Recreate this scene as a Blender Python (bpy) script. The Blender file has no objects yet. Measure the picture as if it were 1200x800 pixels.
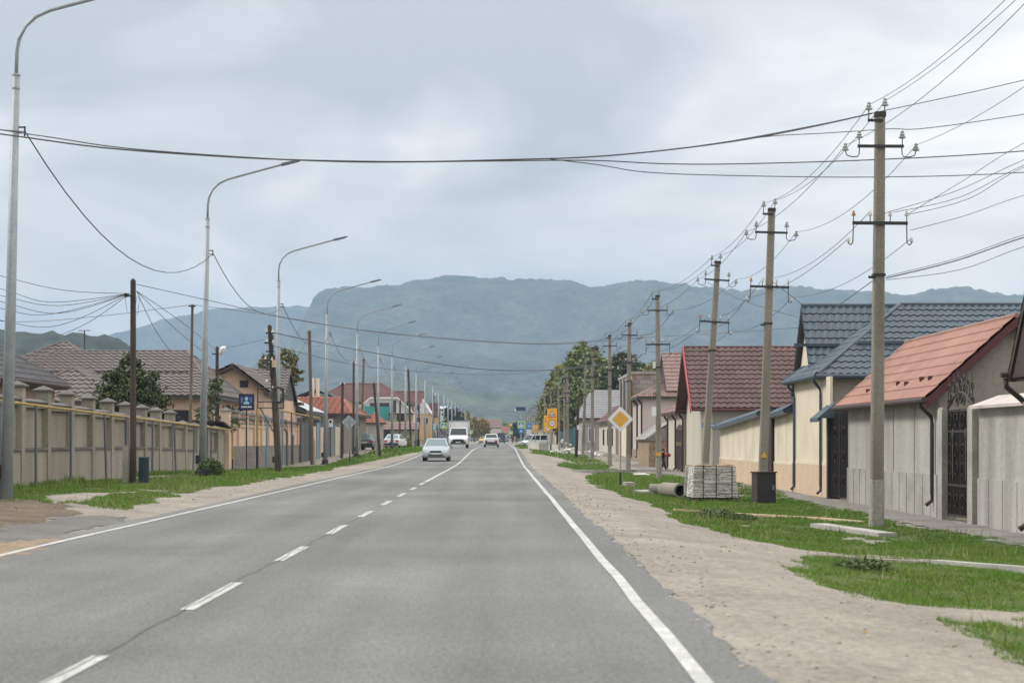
EXPO = 0.66; SUN_E = 1.9; SKY_G = 7.0; ZEN = 2.6; SKY_LOC = (5.1, .9, 7.25); HAZE = 1.3e-4
HAZE_C = (.51, .70, .96, 1)
import bpy, math, random
import numpy as np
from mathutils import Vector, Matrix
random.seed(7); RNG = np.random.default_rng(11)
R = math.radians
SC = bpy.context.scene
COL = SC.collection
F, HC, VX, VY = 2333.33, 1.38, 589.0, 516.0      # focal length in photo pixels, eye height, vanishing point of the road

# ---------------------------------------------------------------- terrain
def sstep(a, b, t):
    t = np.clip((t - a) / (b - a), 0, 1); return t * t * (3 - 2 * t)
def rise(y): return 0.62 * sstep(100, 190, y) + np.minimum(np.maximum(y - 190, 0) * 0.0007, 0.7)
def side(x, y):
    left = 0.2 - 0.22 * sstep(64, 90, y)
    right = -0.35
    return np.where(x < -6.3, left * sstep(-6.4, -9.0, x) if False else left * np.clip((-6.4 - x) / 2.6, 0, 1),
                    np.where(x > 1.4, right * sstep(1.5, 5.5, x), 0.0))
def gz(x, y): return float(rise(np.float64(y)) + side(np.float64(x), np.float64(y)))
def gza(x, y): return rise(x * 0 + y) + side(x, y)
def X(px, z): return (px - VX) * z / F
def Z(py, z): return HC - (py - VY) * z / F
def P(px, py, z): return Vector((X(px, z), z, Z(py, z)))
def D(px, x): return x * F / (px - VX)            # depth of a wall standing at x
def G(px, py):                                     # ground point seen at a pixel
    z = HC * F / max(py - VY, 1)
    for _ in range(25):
        z = 0.5 * z + 0.5 * (HC - gz(X(px, z), z)) * F / max(py - VY, 1)
    return X(px, z), z

def vnoise(x, y, seed=0):
    xi = np.floor(x).astype(np.int64); yi = np.floor(y).astype(np.int64)
    fx = x - xi; fy = y - yi; fx = fx * fx * (3 - 2 * fx); fy = fy * fy * (3 - 2 * fy)
    def h(a, b):
        n = (a * 374761393 + b * 668265263 + seed * 974634777) & 0x7fffffff
        n = ((n ^ (n >> 13)) * 1274126177) & 0x7fffffff
        return ((n ^ (n >> 16)) & 0xffff) / 65535.0
    return (h(xi, yi) * (1 - fx) + h(xi + 1, yi) * fx) * (1 - fy) + (h(xi, yi + 1) * (1 - fx) + h(xi + 1, yi + 1) * fx) * fy
def fbm(x, y, o=4, seed=0):
    a, s, t = 1.0, 0.0, 0.0
    for i in range(o):
        s += a * vnoise(x * 2 ** i, y * 2 ** i, seed + i); t += a; a *= 0.5
    return s / t

# ---------------------------------------------------------------- materials
def lin(c): return tuple(((v / 255) / 12.92 if v / 255 <= .04045 else ((v / 255 + .055) / 1.055) ** 2.4) for v in c)
MATS = {}
def mat(name, c1, c2=None, rough=.85, metal=0, big=1.5, fine=30, fineamt=.25, bump=0, bscale=40, spec=.3, island=0, dist=0, obj=False, streak=False, micro=None, lane=0):
    m = bpy.data.materials.new(name); m.use_nodes = True; MATS[name] = m
    nt = m.node_tree; b = nt.nodes['Principled BSDF']
    b.inputs['Roughness'].default_value = rough; b.inputs['Metallic'].default_value = metal
    b.inputs['Specular IOR Level'].default_value = spec
    if c2 is None: c2 = tuple(v * .78 for v in c1)
    if obj: co = nt.nodes.new('ShaderNodeTexCoord').outputs['Object']
    else: co = nt.nodes.new('ShaderNodeNewGeometry').outputs['Position']
    src = co
    if streak:
        mp = nt.nodes.new('ShaderNodeMapping'); mp.inputs['Scale'].default_value = (1, 1, .18)
        nt.links.new(co, mp.inputs['Vector']); src = mp.outputs[0]
    n1 = nt.nodes.new('ShaderNodeTexNoise'); n1.inputs['Scale'].default_value = big; n1.inputs['Detail'].default_value = 6
    n1.inputs['Roughness'].default_value = .65; n1.inputs['Distortion'].default_value = dist
    nt.links.new(src, n1.inputs['Vector'])
    rp = nt.nodes.new('ShaderNodeValToRGB'); rp.color_ramp.elements[0].position = .33; rp.color_ramp.elements[1].position = .67
    rp.color_ramp.elements[0].color = (*c2, 1); rp.color_ramp.elements[1].color = (*c1, 1)
    nt.links.new(n1.outputs[0], rp.inputs[0])
    out = rp.outputs[0]
    n2 = nt.nodes.new('ShaderNodeTexNoise'); n2.inputs['Scale'].default_value = fine; n2.inputs['Detail'].default_value = 3
    nt.links.new(co, n2.inputs['Vector'])
    mr = nt.nodes.new('ShaderNodeMapRange'); mr.inputs[1].default_value = .25; mr.inputs[2].default_value = .75
    mr.inputs[3].default_value = 1 - fineamt; mr.inputs[4].default_value = 1 + fineamt
    nt.links.new(n2.outputs[0], mr.inputs[0]); val = mr.outputs[0]
    def times(val, sc_, lo, hi, mapping=None):
        n4 = nt.nodes.new('ShaderNodeTexNoise'); n4.inputs['Scale'].default_value = sc_; n4.inputs['Detail'].default_value = 4
        s4 = co
        if mapping: mp4 = nt.nodes.new('ShaderNodeMapping'); mp4.inputs['Scale'].default_value = mapping; nt.links.new(co, mp4.inputs['Vector']); s4 = mp4.outputs[0]
        nt.links.new(s4, n4.inputs['Vector']); m4 = nt.nodes.new('ShaderNodeMapRange'); m4.inputs[1].default_value = .3; m4.inputs[2].default_value = .7; m4.inputs[3].default_value = lo; m4.inputs[4].default_value = hi
        nt.links.new(n4.outputs[0], m4.inputs[0]); u4 = nt.nodes.new('ShaderNodeMath'); u4.operation = 'MULTIPLY'; nt.links.new(val, u4.inputs[0]); nt.links.new(m4.outputs[0], u4.inputs[1]); return u4.outputs[0]
    if micro: val = times(val, micro[0], 1 - micro[1], 1 + micro[1])
    if lane: val = times(val, 1.1, 1 - lane, 1 + lane, (1, .035, 1)); val = times(val, .09, 1 - lane, 1 + lane)
    if island:
        ri = nt.nodes.new('ShaderNodeNewGeometry'); m2 = nt.nodes.new('ShaderNodeMapRange')
        m2.inputs[3].default_value = 1 - island; m2.inputs[4].default_value = 1 + island
        nt.links.new(ri.outputs['Random Per Island'], m2.inputs[0])
        mu = nt.nodes.new('ShaderNodeMath'); mu.operation = 'MULTIPLY'
        nt.links.new(val, mu.inputs[0]); nt.links.new(m2.outputs[0], mu.inputs[1]); val = mu.outputs[0]
    mx = nt.nodes.new('ShaderNodeVectorMath'); mx.operation = 'SCALE'
    nt.links.new(out, mx.inputs[0]); nt.links.new(val, mx.inputs['Scale'])
    nt.links.new(mx.outputs[0], b.inputs['Base Color'])
    if bump:
        n3 = nt.nodes.new('ShaderNodeTexNoise'); n3.inputs['Scale'].default_value = bscale; n3.inputs['Detail'].default_value = 4
        nt.links.new(co, n3.inputs['Vector'])
        bp = nt.nodes.new('ShaderNodeBump'); bp.inputs['Strength'].default_value = bump; bp.inputs['Distance'].default_value = .02
        nt.links.new(n3.outputs[0], bp.inputs['Height']); nt.links.new(bp.outputs[0], b.inputs['Normal'])
    return m
def flat(name, c, rough=.5, metal=0, spec=.5): return mat(name, c, tuple(v * .92 for v in c), rough, metal, fineamt=.05, spec=spec)

# ---------------------------------------------------------------- mesh builder
ORG = {}
class MB:
    def __init__(s): s.v = []; s.f = []
    def add(s, vs, fs):
        k = len(s.v); s.v += [tuple(v) for v in vs]; s.f += [tuple(i + k for i in f) for f in fs]; return s
    def box(s, c, d, rz=0, rx=0, ry=0):
        M = Matrix.Rotation(rz, 3, 'Z') @ Matrix.Rotation(ry, 3, 'Y') @ Matrix.Rotation(rx, 3, 'X')
        c = Vector(c); vs = [c + M @ Vector((i * d[0] / 2, j * d[1] / 2, k * d[2] / 2)) for k in (-1, 1) for j in (-1, 1) for i in (-1, 1)]
        return s.add(vs, [(0, 2, 3, 1), (4, 5, 7, 6), (0, 1, 5, 4), (2, 6, 7, 3), (0, 4, 6, 2), (1, 3, 7, 5)])
    def bx(s, x0, x1, y0, y1, z0, z1): return s.box(((x0 + x1) / 2, (y0 + y1) / 2, (z0 + z1) / 2), (abs(x1 - x0), abs(y1 - y0), abs(z1 - z0)))
    def tube(s, pts, r, n=6, caps=True):
        pts = [Vector(p) for p in pts]; rs = r if isinstance(r, (list, tuple)) else [r] * len(pts)
        vs = []; up = Vector((0, 0, 1))
        for i, p in enumerate(pts):
            t = (pts[min(i + 1, len(pts) - 1)] - pts[max(i - 1, 0)]).normalized()
            a = t.cross(up if abs(t.z) < .95 else Vector((0, 1, 0))).normalized(); b = t.cross(a)
            for k in range(n):
                w = 2 * math.pi * (k + .5) / n; vs.append(p + rs[i] * (math.cos(w) * a + math.sin(w) * b))
        fs = [(i * n + k, i * n + (k + 1) % n, (i + 1) * n + (k + 1) % n, (i + 1) * n + k) for i in range(len(pts) - 1) for k in range(n)]
        if caps: fs += [tuple(range(n - 1, -1, -1)), tuple((len(pts) - 1) * n + k for k in range(n))]
        return s.add(vs, fs)
    def cyl(s, p0, p1, r0, r1=None, n=8): return s.tube([p0, p1], [r0, r0 if r1 is None else r1], n)
    def taper(s, p0, p1, d0, d1):           # square tapered post
        (x, y, z), (u, v, w) = p0, p1; a, b = d0 / 2, d1 / 2; c, e = a * .75, b * .75
        def ring(x, y, z, a, c): return [(x - c, y - a, z), (x + c, y - a, z), (x + a, y - c, z), (x + a, y + c, z), (x + c, y + a, z), (x - c, y + a, z), (x - a, y + c, z), (x - a, y - c, z)]
        return s.add(ring(x, y, z, a, c) + ring(u, v, w, b, e), [(k, (k + 1) % 8, 8 + (k + 1) % 8, 8 + k) for k in range(8)] + [tuple(range(7, -1, -1)), tuple(range(8, 16))])
    def prism(s, poly, vec):
        poly = [Vector(p) for p in poly]; vec = Vector(vec); n = len(poly)
        nrm = Vector((0, 0, 0))
        for i in range(n): nrm += poly[i].cross(poly[(i + 1) % n])
        if nrm.dot(vec) > 0: poly.reverse()
        return s.add(poly + [p + vec for p in poly], [tuple(range(n)), tuple(range(2 * n - 1, n - 1, -1))] + [(k, n + k, n + (k + 1) % n, (k + 1) % n) for k in range(n)])
    def lathe(s, c, prof, n=10):
        c = Vector(c); vs = [c + Vector((r * math.cos(2 * math.pi * k / n), r * math.sin(2 * math.pi * k / n), z)) for r, z in prof for k in range(n)]
        m = len(prof)
        return s.add(vs, [(i * n + k, i * n + (k + 1) % n, (i + 1) * n + (k + 1) % n, (i + 1) * n + k) for i in range(m - 1) for k in range(n)] + [tuple(range(n - 1, -1, -1)), tuple((m - 1) * n + k for k in range(n))])
    def ball(s, c, r, n=8):
        if not isinstance(r, (list, tuple)): r = (r, r, r)
        c = Vector(c); vs = [c + Vector((0, 0, -r[2]))]; m = n // 2
        for i in range(1, m):
            t = -math.pi / 2 + math.pi * i / m
            vs += [c + Vector((r[0] * math.cos(t) * math.cos(2 * math.pi * k / n), r[1] * math.cos(t) * math.sin(2 * math.pi * k / n), r[2] * math.sin(t))) for k in range(n)]
        vs.append(c + Vector((0, 0, r[2]))); L = len(vs) - 1
        fs = [(0, 1 + (k + 1) % n, 1 + k) for k in range(n)]
        fs += [(1 + i * n + k, 1 + i * n + (k + 1) % n, 1 + (i + 1) * n + (k + 1) % n, 1 + (i + 1) * n + k) for i in range(m - 2) for k in range(n)]
        fs += [(L, 1 + (m - 2) * n + k, 1 + (m - 2) * n + (k + 1) % n) for k in range(n)]
        return s.add(vs, fs)
    def text(s, txt, size, origin, ux, uz, depth=.004, align='CENTER'):
        cu = bpy.data.curves.new('lettering', 'FONT'); cu.body = txt; cu.size = size; cu.extrude = depth; cu.align_x = align; cu.align_y = 'CENTER'; cu.resolution_u = 3
        o = bpy.data.objects.new('lettering', cu); COL.objects.link(o); dg = bpy.context.evaluated_depsgraph_get()
        me = bpy.data.meshes.new_from_object(o.evaluated_get(dg)); ux, uz = Vector(ux), Vector(uz); un = ux.cross(uz); og = Vector(origin)
        s.add([og + ux * v.co.x + uz * v.co.y + un * v.co.z for v in me.vertices], [tuple(p.vertices) for p in me.polygons])
        bpy.data.objects.remove(o); bpy.data.meshes.remove(me); return s
    def build(s, name, m, parent=None, smooth=False, origin=None):
        me = bpy.data.meshes.new(name)
        if parent is not None: og = Vector(ORG[parent.name])
        elif origin is not None: og = Vector(origin)
        else:
            a = np.array(s.v); og = Vector(((a[:, 0].min() + a[:, 0].max()) / 2, (a[:, 1].min() + a[:, 1].max()) / 2, a[:, 2].min()))
        me.from_pydata([(v[0] - og.x, v[1] - og.y, v[2] - og.z) for v in s.v], [], s.f)
        me.materials.append(MATS[m] if isinstance(m, str) else m)
        if smooth: me.polygons.foreach_set('use_smooth', [True] * len(me.polygons))
        o = bpy.data.objects.new(name, me); COL.objects.link(o)
        if parent is not None: o.parent = parent
        else: o.location = og
        ORG[o.name] = og
        return o
def tag(o, label=None, cat=None, group=None, kind=None):
    if label: o['label'] = label
    if cat: o['category'] = cat
    if group: o['group'] = group
    if kind: o['kind'] = kind
    return o
def thing(name, label, cat, loc=(0, 0, 0), group=None):
    o = bpy.data.objects.new(name, None); COL.objects.link(o); o.location = loc; o.empty_display_size = .2
    ORG[o.name] = Vector(loc); return tag(o, label, cat, group)
def dup(root, loc, label=None, rot=(0, 0, 0), scale=1, group=None, skip=()):
    r = root.copy(); COL.objects.link(r); r.location = loc; r.rotation_euler = rot
    r.scale = (scale,) * 3 if not isinstance(scale, tuple) else scale
    ORG[r.name] = Vector(loc)
    if label: r['label'] = label
    if group: r['group'] = group
    def kids(a, b):
        for ch in [c for c in a.children]:
            if ch.name.split('.')[0] in skip: continue
            c = ch.copy(); COL.objects.link(c); c.parent = b; kids(ch, c)
    kids(root, r); return r
def npmesh(name, V, faces, m, parent=None, smooth=False, og=(0, 0, 0), sizes=None):
    me = bpy.data.meshes.new(name); V = np.asarray(V, np.float64) - np.array(og); faces = np.asarray(faces)
    me.vertices.add(len(V)); me.vertices.foreach_set('co', V.ravel().astype(np.float32))
    k = faces.shape[1]; me.loops.add(faces.size); me.loops.foreach_set('vertex_index', faces.ravel().astype(np.int32))
    me.polygons.add(len(faces)); me.polygons.foreach_set('loop_start', np.arange(0, faces.size, k, dtype=np.int32))
    me.materials.append(MATS[m]); me.update(calc_edges=True)
    if smooth: me.polygons.foreach_set('use_smooth', np.ones(len(faces), bool))
    o = bpy.data.objects.new(name, me); COL.objects.link(o)
    if parent is not None: o.parent = parent
    else: o.location = og
    ORG[o.name] = Vector(og); return o

# ---------------------------------------------------------------- render, camera, light, sky
SC.render.engine = 'CYCLES'
SC.cycles.use_denoising = True
SC.cycles.max_bounces = 6; SC.cycles.volume_bounces = 1; SC.cycles.transparent_max_bounces = 8
SC.view_settings.view_transform = 'Standard'; SC.view_settings.look = 'None'; SC.view_settings.exposure = EXPO; SC.view_settings.gamma = 1
cam = bpy.data.cameras.new('camera'); cam.lens = 70; cam.sensor_width = 36; cam.clip_end = 60000; cam.clip_start = .1
cam.shift_x = 11 / 1200; cam.shift_y = 116 / 1200
cam.dof.use_dof = True; cam.dof.focus_distance = 70; cam.dof.aperture_fstop = 3.2
co = bpy.data.objects.new('camera', cam); COL.objects.link(co); co.location = (0, 0, HC); co.rotation_euler = (R(90), 0, 0); SC.camera = co

SUN_EL, SUN_AZ = R(42), R(-78)       # azimuth from +Y (ahead) towards the left
sd = Vector((math.sin(SUN_AZ) * math.cos(SUN_EL), math.cos(SUN_AZ) * math.cos(SUN_EL), math.sin(SUN_EL)))
sun = bpy.data.lights.new('sun', 'SUN'); sun.energy = SUN_E; sun.angle = R(14); sun.color = (1, .955, .88)
so = bpy.data.objects.new('sun', sun); COL.objects.link(so); so.rotation_euler = sd.to_track_quat('Z', 'Y').to_euler(); so.location = (-30, 30, 60)

w = bpy.data.worlds.new('World'); SC.world = w; w.use_nodes = True; nt = w.node_tree; nt.nodes.clear()
def N(t, **k):
    n = nt.nodes.new(t)
    for a, b in k.items(): setattr(n, a, b)
    return n
def L(a, b): nt.links.new(a, b)
out = N('ShaderNodeOutputWorld'); bg = N('ShaderNodeBackground'); L(bg.outputs[0], out.inputs[0]); bg.inputs[1].default_value = .1
sky = N('ShaderNodeTexSky', sky_type='NISHITA', sun_disc=False); sky.sun_elevation = SUN_EL; sky.sun_rotation = SUN_AZ
tc = N('ShaderNodeTexCoord'); sp = N('ShaderNodeSeparateXYZ'); L(tc.outputs['Generated'], sp.inputs[0])
def noise(scale, loc, det=7, rough=.5, dist=.4):
    mp = N('ShaderNodeMapping'); mp.inputs['Scale'].default_value = scale; mp.inputs['Location'].default_value = loc
    L(tc.outputs['Generated'], mp.inputs[0])
    n = N('ShaderNodeTexNoise'); n.inputs['Scale'].default_value = 1; n.inputs['Detail'].default_value = det; n.inputs['Roughness'].default_value = rough; n.inputs['Distortion'].default_value = dist
    L(mp.outputs[0], n.inputs['Vector']); return n.outputs[0]
def mth(op, a, b=None, clamp=False):
    n = N('ShaderNodeMath', operation=op, use_clamp=clamp)
    for i, q in enumerate((a, b)):
        if q is None: continue
        if isinstance(q, (int, float)): n.inputs[i].default_value = q
        else: L(q, n.inputs[i])
    return n.outputs[0]
big = noise((4.2, 2.6, 9.5), SKY_LOC, 6, .48, .7)
fine = noise((11, 8, 24), (9.1, 2.2, 4.4), 6, .45)
cov = mth('ADD', mth('MULTIPLY', big, .84), mth('MULTIPLY', fine, .16))
cov = mth('ADD', cov, mth('MULTIPLY', sp.outputs[0], .42))          # the cloud cover thins towards the right
rp = N('ShaderNodeValToRGB'); L(cov, rp.inputs[0])
E = rp.color_ramp.elements; E[0].position = .40; E[0].color = (*[v * SKY_G for v in (.455, .475, .495)], 1); E[1].position = .64; E[1].color = (*[v * SKY_G for v in (1.02, .965, .885)], 1)
e = rp.color_ramp.elements.new(.52); e.color = (*[v * SKY_G for v in (.655, .66, .66)], 1)
# warm paler band low over the horizon
lowb = N('ShaderNodeMapRange'); L(sp.outputs[2], lowb.inputs[0]); lowb.inputs[1].default_value = .13; lowb.inputs[2].default_value = .045; lowb.inputs[3].default_value = 0; lowb.inputs[4].default_value = 1
wn = N('ShaderNodeMapRange'); L(noise((6, 4, 17), (3.3, 1.2, .4)), wn.inputs[0]); wn.inputs[1].default_value = .42; wn.inputs[2].default_value = .62
mw = N('ShaderNodeMix', data_type='RGBA'); L(mth('MULTIPLY', mth('MULTIPLY', lowb.outputs[0], wn.outputs[0]), .75), mw.inputs[0]); L(rp.outputs[0], mw.inputs[6]); mw.inputs[7].default_value = (*[v * SKY_G for v in (1.03, .95, .83)], 1)
# overcast sky is about three times as bright overhead as at the horizon
zen = N('ShaderNodeMapRange'); L(sp.outputs[2], zen.inputs[0]); zen.inputs[1].default_value = .1; zen.inputs[2].default_value = 1; zen.inputs[3].default_value = 1; zen.inputs[4].default_value = ZEN
sc = N('ShaderNodeVectorMath', operation='SCALE'); L(mw.outputs[2], sc.inputs[0]); L(zen.outputs[0], sc.inputs['Scale'])
mx = N('ShaderNodeMix', data_type='RGBA'); mx.inputs[0].default_value = .93; L(sky.outputs[0], mx.inputs[6]); L(sc.outputs[0], mx.inputs[7])
L(mx.outputs[2], bg.inputs[0])
# ---------------------------------------------------------------- palette
mat('asphalt', (.158, .159, .156), (.134, .136, .134), .9, big=.35, fine=26, fineamt=.16, bump=.35, bscale=60, dist=.4, micro=(42, .42), lane=.19)
mat('old_asphalt', (.16, .155, .145), (.11, .108, .10), .95, big=.8, fine=20, fineamt=.3, bump=.4, bscale=40)
mat('marking', (.52, .52, .50), (.34, .34, .33), .75, big=2.2, fine=35, fineamt=.25, micro=(70, .2))
mat('crack', (.118, .116, .112), rough=.95)
mat('ground', (.292, .266, .226), (.20, .18, .149), .95, big=.42, fine=11, fineamt=.30, bump=.7, bscale=25, dist=.3, micro=(38, .28), lane=.09)
mat('dirt', (.16, .125, .085), (.09, .07, .05), .98, big=1.5, fine=20, fineamt=.4, bump=.8, bscale=25)
mat('sand', (.27, .205, .14), (.20, .15, .10), .98, big=1, fine=15, fineamt=.3, bump=.5, bscale=30)
mat('path', (.27, .25, .22), (.19, .175, .155), .93, big=.7, fine=14, fineamt=.25, bump=.4, bscale=30)
mat('turf', (.062, .100, .020), (.095, .095, .035), .95, big=.6, fine=18, fineamt=.4, bump=.8, bscale=30)
mat('grass', (.098, .205, .018), (.142, .215, .038), .6, big=.5, fine=5, fineamt=.25, island=.35)
mat('weed', (.055, .105, .026), (.085, .12, .04), .6, big=1, fine=6, island=.4)
mat('concrete', (.40, .385, .345), (.27, .26, .235), .9, big=1.1, fine=18, fineamt=.15, bump=.25, bscale=40)
mat('fence_concrete', (.315, .295, .245), (.215, .20, .165), .92, big=.8, fine=10, fineamt=.14, bump=.3, bscale=20, streak=True)
mat('fence_cap', (.15, .145, .14), rough=.8)
mat('pole_concrete', (.285, .262, .22), (.19, .172, .142), .92, big=2.2, fine=40, fineamt=.35, bump=.5, bscale=60, streak=True)
mat('limewash', (.36, .342, .30), (.25, .235, .205), .9, big=2.5, fine=25, streak=True)
mat('pale_concrete', (.455, .44, .40), (.295, .28, .25), .9, big=.8, fine=12, fineamt=.14, bump=.25, bscale=20, streak=True)
mat('white_stone', (.68, .66, .61), (.54, .52, .48), .9, big=3, fine=20, island=.3)
mat('joint', (.40, .38, .335))
mat('old_wood', (.085, .070, .058), (.045, .037, .031), .9, big=3, fine=30, fineamt=.35, bump=.5, bscale=40, streak=True)
mat('grey_wood', (.16, .135, .105), (.10, .085, .068), .9, big=3, fine=30, fineamt=.35, streak=True)
mat('galvanised', (.31, .345, .37), (.26, .29, .315), .55, .2, big=3, fine=18, fineamt=.1, spec=.4)
flat('dark_steel', (.03, .028, .027), .6); flat('brown_steel', (.055, .035, .028), .6); flat('wire', (.085, .088, .094), .6)
flat('glass_insulator', (.30, .38, .34), .2); flat('porcelain', (.68, .64, .57), .25); flat('brown_porcelain', (.45, .20, .09), .3)
mat('gas_yellow', (.42, .29, .09), (.28, .19, .07), .6, big=3, fine=20)
flat('pipe_grey', (.10, .125, .155), .5); flat('pipe_blue', (.14, .27, .40), .5)
mat('roof_blue', (.064, .094, .122), (.046, .068, .09), .42, big=.8, fine=6, fineamt=.08, spec=.5)
mat('roof_orange', (.36, .182, .135), (.27, .135, .10), .5, big=.8, fine=6, fineamt=.08, spec=.4)
mat('roof_maroon', (.125, .072, .067), (.082, .048, .045), .55, big=1, fine=6, fineamt=.15)
mat('roof_brown', (.25, .165, .145), (.19, .125, .11), .6, big=1, fine=6, fineamt=.12)
mat('roof_greybrown', (.155, .135, .13), (.115, .10, .097), .6, big=1, fine=5, fineamt=.12)
mat('roof_slate', (.105, .105, .115), (.075, .075, .083), .6, big=1, fine=5, fineamt=.12)
mat('roof_grey', (.27, .265, .28), (.21, .205, .215), .6, big=1, fine=5, fineamt=.12)
mat('roof_dark_red', (.14, .060, .055), (.10, .045, .042), .6, big=.5, fine=5, fineamt=.2)
mat('roof_rust', (.33, .135, .088), (.26, .10, .068), .6, big=.7, fine=5, fineamt=.15)
mat('roof_metal', (.52, .55, .58), (.44, .47, .5), .4, .2, big=.5, fine=5, fineamt=.06)
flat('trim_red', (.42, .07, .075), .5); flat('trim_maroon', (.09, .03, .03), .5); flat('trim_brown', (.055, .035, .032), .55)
flat('trim_dark', (.045, .042, .045), .6); flat('trim_blue', (.06, .085, .12), .45); flat('trim_white', (.78, .78, .77), .5)
mat('cream', (.70, .62, .485), (.58, .51, .40), .85, big=.6, fine=14, fineamt=.06)
mat('cream_stone', (.60, .46, .32), (.52, .39, .27), .85, big=1, fine=10, fineamt=.1)
mat('plaster_grey', (.36, .34, .31), (.245, .23, .205), .9, big=.5, fine=10, fineamt=.1, bump=.2, bscale=20, streak=True)
mat('plaster_pale', (.55, .515, .43), (.43, .40, .335), .9, big=.5, fine=10, fineamt=.1, streak=True)
mat('plaster_pink', (.56, .485, .455), (.48, .41, .385), .9, big=.5, fine=10, fineamt=.08)
mat('plaster_peach', (.62, .465, .355), (.55, .405, .305), .88, big=.7, fine=10, fineamt=.07)
mat('plaster_ochre', (.55, .37, .20), (.46, .31, .17), .88, big=.7, fine=10, fineamt=.1)
mat('plaster_white', (.70, .70, .68), (.60, .60, .585), .88, big=.5, fine=10, fineamt=.06)
mat('plaster_yellow', (.60, .48, .22), (.52, .42, .19), .85)
mat('plinth_stone', (.24, .225, .20), (.14, .13, .118), .95, big=2.2, fine=6, fineamt=.35, bump=.6, bscale=8)
mat('rubble_wall', (.36, .27, .19), (.24, .18, .13), .95, big=3, fine=5, fineamt=.3, bump=.8, bscale=6)
mat('asbestos', (.34, .33, .31), (.24, .235, .22), .9, big=1, fine=8)
mat('turquoise', (.07, .30, .28), (.05, .24, .225), .6, fineamt=.1); mat('teal_paint', (.035, .13, .135), (.028, .10, .105), .6)
flat('window', (.035, .04, .05), .12); flat('window_grey', (.16, .19, .22), .12)
flat('iron', (.035, .027, .027), .5); flat('door_dark', (.06, .05, .05), .6); flat('gate_slate', (.055, .07, .09), .5); flat('brass', (.42, .30, .10), .4)
mat('rusty_box', (.075, .055, .048), (.04, .032, .03), .75, big=3, fine=14, fineamt=.3); mat('bin_green', (.022, .042, .050), (.018, .033, .040), .6)
flat('sign_white', (.76, .78, .80), .4); flat('sign_yellow', (.74, .40, .06), .4); flat('sign_amber', (.85, .45, .03), .4); flat('sign_blue', (.02, .20, .58), .4)
flat('sign_lime', (.55, .80, .10), .4); flat('sign_red', (.60, .04, .04), .4); flat('sign_black', (.015, .015, .015), .5); flat('sign_back', (.36, .42, .47), .45, .2)
flat('sign_sky', (.32, .56, .72), .4); flat('billboard_navy', (.03, .05, .12), .4); flat('emblem_navy', (.02, .025, .09), .4); flat('emblem_violet', (.12, .15, .45), .4)
flat('car_white', (.70, .71, .72), .3); flat('car_silver', (.43, .475, .51), .28, .2); flat('car_grey', (.20, .24, .27), .3, .2); flat('car_blue', (.03, .05, .12), .3); flat('car_yellow', (.62, .42, .10), .35)
flat('car_glass', (.025, .032, .035), .06); flat('car_glass_pale', (.16, .22, .23), .08); flat('rubber', (.018, .018, .018), .8); flat('rim', (.35, .36, .37), .35, .5); flat('black_plastic', (.02, .02, .022), .55)
flat('tail_red', (.42, .03, .04), .25); flat('headlamp', (.72, .75, .77), .12); flat('plate', (.68, .68, .66), .4)
flat('skin', (.50, .31, .22), .6); flat('cloth_navy', (.022, .025, .04), .9); flat('cloth_blue', (.03, .12, .42), .8); flat('cloth_red', (.55, .09, .13), .8); flat('cloth_tan', (.33, .24, .15), .9); flat('cloth_black', (.018, .018, .02), .9); flat('hair', (.02, .015, .012), .8)
mat('leaf_dark', (.050, .072, .026), (.085, .10, .042), .55, big=1.2, fine=6, island=.5)
mat('leaf_green', (.15, .20, .055), (.21, .23, .075), .55, big=.5, fine=4, island=.5)
mat('leaf_olive', (.26, .24, .065), (.17, .185, .055), .55, big=.5, fine=4, island=.5)
mat('leaf_autumn', (.34, .19, .025), (.19, .16, .03), .55, big=.35, fine=3, island=.5)
mat('leaf_dull', (.15, .13, .045), (.10, .10, .032), .55, big=.5, fine=4, island=.5)
mat('leaf_evergreen', (.022, .042, .026), (.035, .058, .033), .55, big=.6, fine=4, island=.4)
mat('leaf_vine', (.065, .095, .035), (.095, .12, .05), .55, big=1, fine=6, island=.5)
mat('bark', (.10, .085, .07), (.06, .05, .04), .9, big=3, fine=20, streak=True)

# ---------------------------------------------------------------- ground, road, verge
def grid_sheet(name, xs, ys, zf, m, kind='structure', label=None, cat=None, mask=None):
    gx, gy = np.meshgrid(xs, ys); V = np.stack([gx, gy, zf(gx, gy)], -1).reshape(-1, 3)
    nx, ny = len(xs), len(ys); i, j = np.meshgrid(np.arange(nx - 1), np.arange(ny - 1)); a = (j * nx + i).ravel()
    Fc = np.stack([a, a + 1, a + 1 + nx, a + nx], 1)
    if mask is not None:
        c = V[Fc].mean(1); Fc = Fc[mask(c[:, 0], c[:, 1])]
        u, inv = np.unique(Fc, return_inverse=True); V = V[u]; Fc = inv.reshape(-1, 4)
    o = npmesh(name, V, Fc, m, smooth=True); o['kind'] = kind
    if label: tag(o, label, cat)
    return o
def bumpy(x, y): return np.where((x > 1.6) | (x < -6.7), (fbm(x * 1.3, y * .9, 4, 5) - .5) * .07, 0)
xs = np.concatenate([[-3500, -1200, -400, -150, -70, -40], np.arange(-26, -14, .5), np.arange(-14, -6.3, .16), [-6.2, -3, 0, 1.35], np.arange(1.6, 13, .16), [13.5, 14.2, 15, 16], [18, 24, 40, 70, 150, 400, 1200, 3500]])
ys = np.concatenate([[-40, -10, 0], np.arange(6, 9, .6), np.arange(9, 70, .22), np.arange(70, 130, 1), np.arange(130, 300, 6), np.geomspace(310, 6900, 40)])
tag(grid_sheet('ground', xs, ys, lambda x, y: gza(x, y) + bumpy(x, y) * (np.abs(x) < 30) * (y > 6) * (y < 120) - .004, 'ground'), 'pale trodden earth and gravel verge beside the asphalt road', 'ground')
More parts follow.
